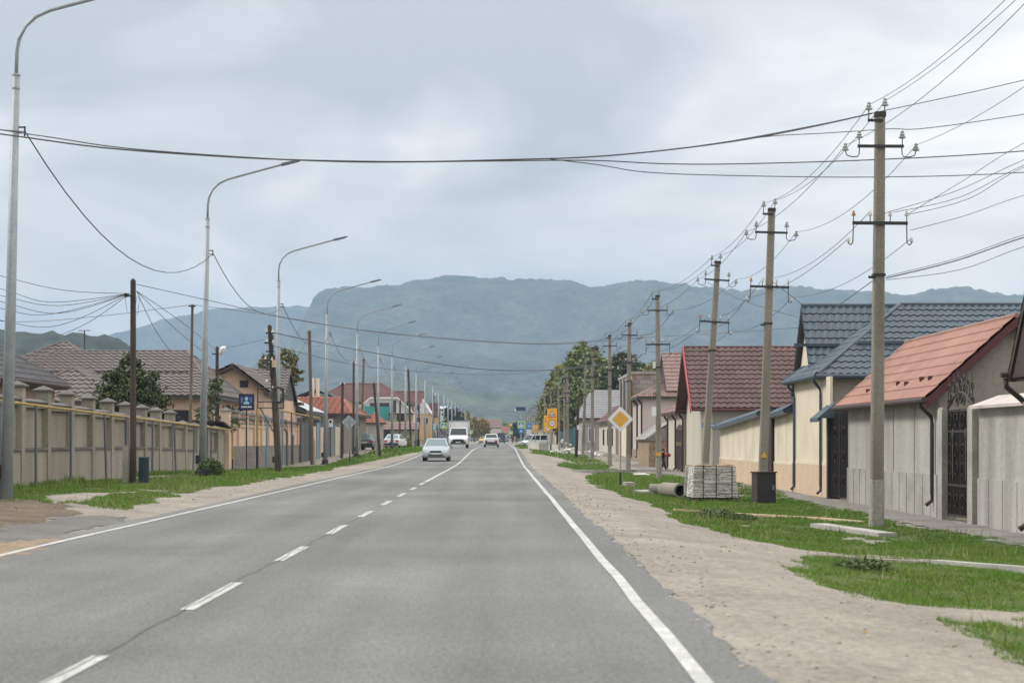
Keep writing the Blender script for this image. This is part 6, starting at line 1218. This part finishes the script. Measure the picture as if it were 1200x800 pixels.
for px, z, r, m, lab in [(477, 215, (.5, .5, 1.1), 'leaf_olive', 'small upright olive shrub right of the white parked hatchback'), (513.5, 330, (1.2, 1, 1.4), 'leaf_evergreen', 'dark shrub below the distant bus stop plate'), (455, 232, (.9, .8, .9), 'leaf_green', 'low green shrub behind the white parked hatchback')]:
    x = X(px, z); bush((x, z, gz(x, z)), r, 1200, .10, m, lab, int(px))

# ---------------------------------------------------------------- people
def skin(name, pts, edges, rad, m, parent):
    me = bpy.data.meshes.new(name); me.from_pydata(pts, edges, []); me.materials.append(MATS[m]); o = bpy.data.objects.new(name, me); COL.objects.link(o); o.parent = parent
    md = o.modifiers.new('skin', 'SKIN'); md.use_smooth_shade = True; sk = me.skin_vertices[0].data
    for i, r_ in enumerate(rad): sk[i].radius = (r_, r_) if not isinstance(r_, tuple) else r_
    sk[0].use_root = True; sb = o.modifiers.new('sub', 'SUBSURF'); sb.levels = 1; sb.render_levels = 1; return o
def person(label, loc, rz, H, top, legs, sleeves=True, group=None, carry=True):
    t = thing('person', label, 'person', loc, group); t.rotation_euler = (0, 0, rz); s = H / 1.75
    J = dict(pel=(0, 0, .93), sp=(0, 0, 1.15), ch=(0, -.02, 1.36), nk=(0, -.02, 1.50), hd=(0, -.04, 1.60), tp=(0, -.03, 1.71), ls=(-.18, -.01, 1.41), rs=(.18, -.01, 1.41), le=(-.23, .04, 1.13), re=(.22, -.05, 1.14), lw=(-.2, -.08, .90), rw=(.13, -.26, 1.18), lf=(-.2, -.1, .80), rf=(.08, -.33, 1.22),
             lh=(-.1, 0, .90), rh=(.1, 0, .90), lk=(-.1, -.14, .52), rk=(.1, -.02, .50), la=(-.1, -.20, .10), ra=(.1, .20, .14), lt=(-.1, -.36, .04), rt=(.1, .10, .03))
    def mk(name, names, edges, rad, m): idx = {n: i for i, n in enumerate(names)}; return skin(name, [tuple(v * s for v in J[n]) for n in names], [(idx[a], idx[b]) for a, b in edges], [r_ * s for r_ in rad], m, t)
    bn = ['pel', 'sp', 'ch', 'nk', 'hd', 'tp', 'ls', 'rs', 'le', 're', 'lw', 'rw', 'lf', 'rf', 'lh', 'rh', 'lk', 'rk', 'la', 'ra', 'lt', 'rt']; br = [.11, .11, .12, .055, .10, .075, .06, .06, .045, .045, .032, .032, .035, .035, .085, .085, .058, .058, .042, .042, .035, .035]
    ed = [('pel', 'sp'), ('sp', 'ch'), ('ch', 'nk'), ('nk', 'hd'), ('hd', 'tp'), ('ch', 'ls'), ('ch', 'rs'), ('ls', 'le'), ('rs', 're'), ('le', 'lw'), ('re', 'rw'), ('lw', 'lf'), ('rw', 'rf'), ('pel', 'lh'), ('pel', 'rh'), ('lh', 'lk'), ('rh', 'rk'), ('lk', 'la'), ('rk', 'ra'), ('la', 'lt'), ('ra', 'rt')]
    mk('body', bn, ed, br, 'skin')
    mk('jacket', ['pel', 'sp', 'ch', 'ls', 'rs', 'le', 're', 'lw', 'rw'], [('pel', 'sp'), ('sp', 'ch'), ('ch', 'ls'), ('ch', 'rs'), ('ls', 'le'), ('rs', 're'), ('le', 'lw'), ('re', 'rw')], [.135, .14, .145, .085, .085, .065, .065, .05, .05], top)
    mk('trousers', ['pel', 'lh', 'rh', 'lk', 'rk', 'la', 'ra'], [('pel', 'lh'), ('pel', 'rh'), ('lh', 'lk'), ('rh', 'rk'), ('lk', 'la'), ('rk', 'ra')], [.12, .105, .105, .08, .08, .065, .065], legs)
    ORG[t.name] = Vector((0, 0, 0)); b = MB(); b.ball((0, .0 * s, 1.655 * s), (.105 * s, .12 * s, .105 * s), 10); b.build('hair', 'hair', t, True); b = MB()
    b.ball((0, -.145 * s, 1.585 * s), (.016 * s, .03 * s, .025 * s), 6); b.build('nose', 'skin', t)
    for q_ in (-.04, .04): MB().ball((q_ * s, -.135 * s, 1.615 * s), .012 * s, 6).build('eye', 'hair', t)
    for n_ in ('l', 'r'):
        a = J[n_ + 't']; b = MB().box((a[0] * s, (a[1] + .08) * s, .045 * s if n_ == 'l' else .07 * s), (.09 * s, .27 * s, .09 * s), 0, 0 if n_ == 'l' else -.5); b.build('shoe', 'cloth_black', t)
    ORG[t.name] = Vector(loc); return t
x, z = X(777, 112), 112; q = gz(x, z) + .04; person('child in dark clothes carrying a red bag and a blue backpack, half behind a pole', (x, z, q), R(78), 1.2, 'cloth_navy', 'cloth_navy')
bp = MB(); bp.box((x - .24, z + .03, q + .86), (.17, .26, .36)); bp.box((x - .35, z + .03, q + .80), (.08, .2, .2)); tag(bp.build('backpack', 'cloth_blue'), 'blue school backpack on the back of the child behind the pole', 'backpack')
bg_ = MB(); bg_.ball((x + .22, z - .1, q + .86), (.16, .12, .13), 8); bg_.ball((x + .33, z - .1, q + .84), (.1, .1, .11), 8); tag(bg_.build('bag', 'cloth_red', smooth=True), 'red bag held in front of the child behind the pole', 'bag')
x, z = X(600.6, 405), 405; person('distant person in black walking at the right edge of the road', (x, z, gz(x, z)), R(185), 1.72, 'cloth_black', 'cloth_navy', group='people far along the road')
x, z = X(603.6, 415), 415; person('distant person in tan clothes standing beside the person in black', (x, z, gz(x, z)), R(160), 1.68, 'cloth_tan', 'cloth_tan', group='people far along the road')
x, z = X(518, 300), 300; person('distant person in blue by the crossing sign post', (x, z, gz(x, z)), R(20), 1.7, 'cloth_blue', 'cloth_black', group='people far along the road')

# ---------------------------------------------------------------- trees
def tree(label, x, y, h, blobs, n, leaf, m, tr=.16, group=None, name='leafy_tree', seed=0, limbs=7, base=None):
    """blobs: (dx, dy, z, rx, ry, rz) ellipsoids that the leaf clumps fill"""
    q = gz(x, y) if base is None else base; t = thing(name, label, 'tree', (x, y, q), group); g_ = np.random.default_rng(seed + 5); rr = random.Random(seed)
    top = max(b[2] for b in blobs); b = MB(); b.tube([(x, y, q - .2), (x + rr.uniform(-.1, .1), y, q + top * .35), (x + rr.uniform(-.2, .2), y, q + top * .75), (x + rr.uniform(-.2, .2), y, q + top)], [tr, tr * .8, tr * .45, tr * .12], 8)
    for k in range(limbs):
        e = blobs[k % len(blobs)]; z0 = q + top * rr.uniform(.3, .65); dx, dy = rr.uniform(-.7, .7) * e[3], rr.uniform(-.7, .7) * e[4]; b.tube([(x, y, z0), (x + (e[0] + dx) * .5, y + (e[1] + dy) * .5, (z0 + q + e[2]) / 2 + .1), (x + e[0] + dx, y + e[1] + dy, q + e[2] + rr.uniform(-.2, .6) * e[5])], [tr * .45, tr * .28, tr * .08], 5)
    b.build('trunk', 'bark', t)
    vol = np.array([e[3] * e[4] * e[5] for e in blobs]) ** .7; vol /= vol.sum(); Ps = []
    for e, v in zip(blobs, vol):
        nc = max(8, int(110 * v * len(blobs) ** .5)); per = max(4, int(n * v / nc))
        d = g_.normal(size=(nc, 3)); d /= np.linalg.norm(d, axis=1)[:, None]; c = d * (g_.uniform(.15, 1.05, nc) ** .45)[:, None] * np.array(e[3:6]) + np.array(e[:3])
        cr = g_.uniform(.16, .36, nc) * min(e[3], e[5]); o = g_.normal(size=(nc, per, 3)) * .55 * cr[:, None, None]; o[:, :, 2] *= .7
        Ps.append((c[:, None, :] + o).reshape(-1, 3))
    p = np.concatenate(Ps); p = p[p[:, 2] > top * .12] + np.array([x, y, q]); N_ = len(p)
    a = g_.normal(size=(N_, 3)); a /= np.linalg.norm(a, axis=1)[:, None]; c = np.cross(a, g_.normal(size=(N_, 3))); c /= np.linalg.norm(c, axis=1)[:, None]; s = g_.uniform(.6, 1.35, N_)[:, None] * leaf
    V = np.stack([p - a * s, p - c * s * .55, p + a * s, p + c * s * .55], 1).reshape(-1, 3); npmesh('crown', V, np.arange(4 * N_).reshape(-1, 4), m, t, og=(x, y, q)); return t
G1 = 'large trees behind the houses on the near side'
tree('round dark green tree between the wooden pole and the grey brown roof', X(149, 80), 80, 5.2, [(0, 0, 2.9, 1.35, 1.2, 1.2), (-.75, 0, 2.3, .85, .9, .85), (.85, .1, 2.4, .9, .9, .9), (0, 0, 4.2, .6, .6, .75), (.55, 0, 3.7, .6, .6, .6), (-.5, 0, 3.6, .6, .6, .5), (-1.2, 0, 1.9, .5, .6, .5), (1.3, 0, 1.8, .5, .6, .6)], 17000, .075, 'leaf_dark', .12, seed=1)
tree('sparse pale green young tree beside the white headed lamp pole', X(252, 90), 90, 4.6, [(0, 0, 3.4, .4, .4, .9), (-.5, 0, 2.4, .5, .4, .6), (.6, 0, 2.2, .5, .4, .5), (.1, 0, 4.0, .25, .3, .4)], 1500, .075, 'leaf_vine', .05, seed=2, name='young_tree')
tree('thin leafy vine like shrub over the peach fence end', X(268, 97), 97, 3, [(0, 0, 2.5, .5, .3, .6), (.35, 0, 2.8, .3, .3, .4), (-.4, 0, 2.2, .4, .3, .4)], 700, .075, 'leaf_vine', .04, seed=3, name='young_tree')
tree('yellowing open crowned tree rising behind the peach house', X(328, 136), 136, 7.6, [(-.9, 0, 6.3, .6, .6, .7), (.5, 0, 6.6, .7, .6, .9), (1.0, 0, 5.7, .7, .6, .6), (0, 0, 5.2, 1.1, .8, .8), (-.6, 0, 5.2, .7, .6, .6)], 2600, .13, 'leaf_dull', .1, seed=4)
for k, (px, z, top, wpx, m, lab) in enumerate([(664, 300, 424, 26, 'leaf_olive', 'olive green tree at the road end of the big tree group'), (684, 275, 397, 30, 'leaf_green', 'tallest pointed green tree of the big tree group'), (707, 268, 414, 28, 'leaf_green', 'broad green tree between the tallest tree and block house'), (734, 250, 411, 32, 'leaf_dark', 'dark green tree rising behind the unfinished block house'), (764, 240, 424, 28, 'leaf_olive', 'yellowish green tree just behind the pink house roof'), (653, 350, 446, 20, 'leaf_olive', 'lower olive tree beside the blue framed sign')]):
    x = X(px, z); q = gz(x, z); H = Z(top, z) - q; r = wpx * z / F; bl = [(0, 0, H * .60, r * .95, r * .8, H * .26), (0, 0, H * .80, r * .62, r * .6, H * .19), (-r * .5, 0, H * .5, r * .7, r * .6, H * .2), (r * .55, 0, H * .52, r * .7, r * .6, H * .22), (0, -r * .3, H * .38, r * .95, r * .7, H * .2), (r * .2, 0, H * .72, r * .6, r * .5, H * .14), (-r * .35, 0, H * .74, r * .5, r * .5, H * .13)]
    tree(lab, x, z, H, bl, 20000, .25, m, .28, G1, seed=10 + k)
for k, (px, z, top, wpx, m, lab) in enumerate([(526, 420, 475, 9, 'leaf_evergreen', 'dark tree left of the truck box top'), (535, 440, 477, 9, 'leaf_evergreen', 'dark tree rising behind the box truck roof'), (546, 560, 481, 9, 'leaf_olive', 'bare looking brownish tree beyond the truck'), (556, 600, 488, 6, 'leaf_autumn', 'orange autumn tree far along the road'), (565, 620, 489, 9, 'leaf_autumn', 'yellow autumn tree next to the orange one'), (606, 600, 494, 8, 'leaf_evergreen', 'dark round tree beyond the tiny crossing sign'), (593, 900, 494, 7, 'leaf_green', 'faint far tree above the road end'), (640, 480, 470, 12, 'leaf_olive', 'faint olive tree behind the far row of poles'), (514, 560, 484, 10, 'leaf_green', 'faint tree behind the grey white building'), (410, 240, 470, 10, 'leaf_dark', 'dark tree behind the rust orange roofs')]):
    x = X(px, z); q = gz(x, z); H = Z(top, z) - q; r = wpx * z / F; bl = [(0, 0, H * .6, r, r, H * .3), (0, 0, H * .82, r * .55, r * .6, H * .16), (-r * .5, 0, H * .4, r * .6, r * .6, H * .22), (r * .5, 0, H * .45, r * .6, r * .6, H * .22)]
    tree(lab, x, z, H, bl, 2200, .26 if z < 500 else .36, m, .2, 'distant trees at the end of the road', seed=40 + k)
# far woods on the plain: one mass nobody could count
g_ = np.random.default_rng(77); Ps = []
n = 900; y = g_.uniform(500, 1900, n); side_ = g_.choice([-1, 1], n); xx_ = side_ * (g_.uniform(12, 60, n) + y * g_.uniform(0.01, .32, n)); hh = g_.uniform(3.5, 8, n)
per = 60; d = g_.normal(size=(n, per, 3)); d /= np.linalg.norm(d, axis=2)[:, :, None]; d *= g_.uniform(.5, 1, (n, per))[:, :, None]
p = np.stack([xx_[:, None] + d[:, :, 0] * hh[:, None] * .55, y[:, None] + d[:, :, 1] * hh[:, None] * .55, gza(xx_, y)[:, None] + hh[:, None] * .5 + d[:, :, 2] * hh[:, None] * .5], -1).reshape(-1, 3)
a = g_.normal(size=p.shape); a /= np.linalg.norm(a, axis=1)[:, None]; c = np.cross(a, g_.normal(size=p.shape)); c /= np.linalg.norm(c, axis=1)[:, None]
V = np.stack([p - a * .9, p - c * .6, p + a * .9, p + c * .6], 1).reshape(-1, 3); tag(npmesh('far_woods', V, np.arange(len(V)).reshape(-1, 4), 'leaf_dark'), 'far off woods and orchards on the plain before the hills', 'woods', kind='stuff')
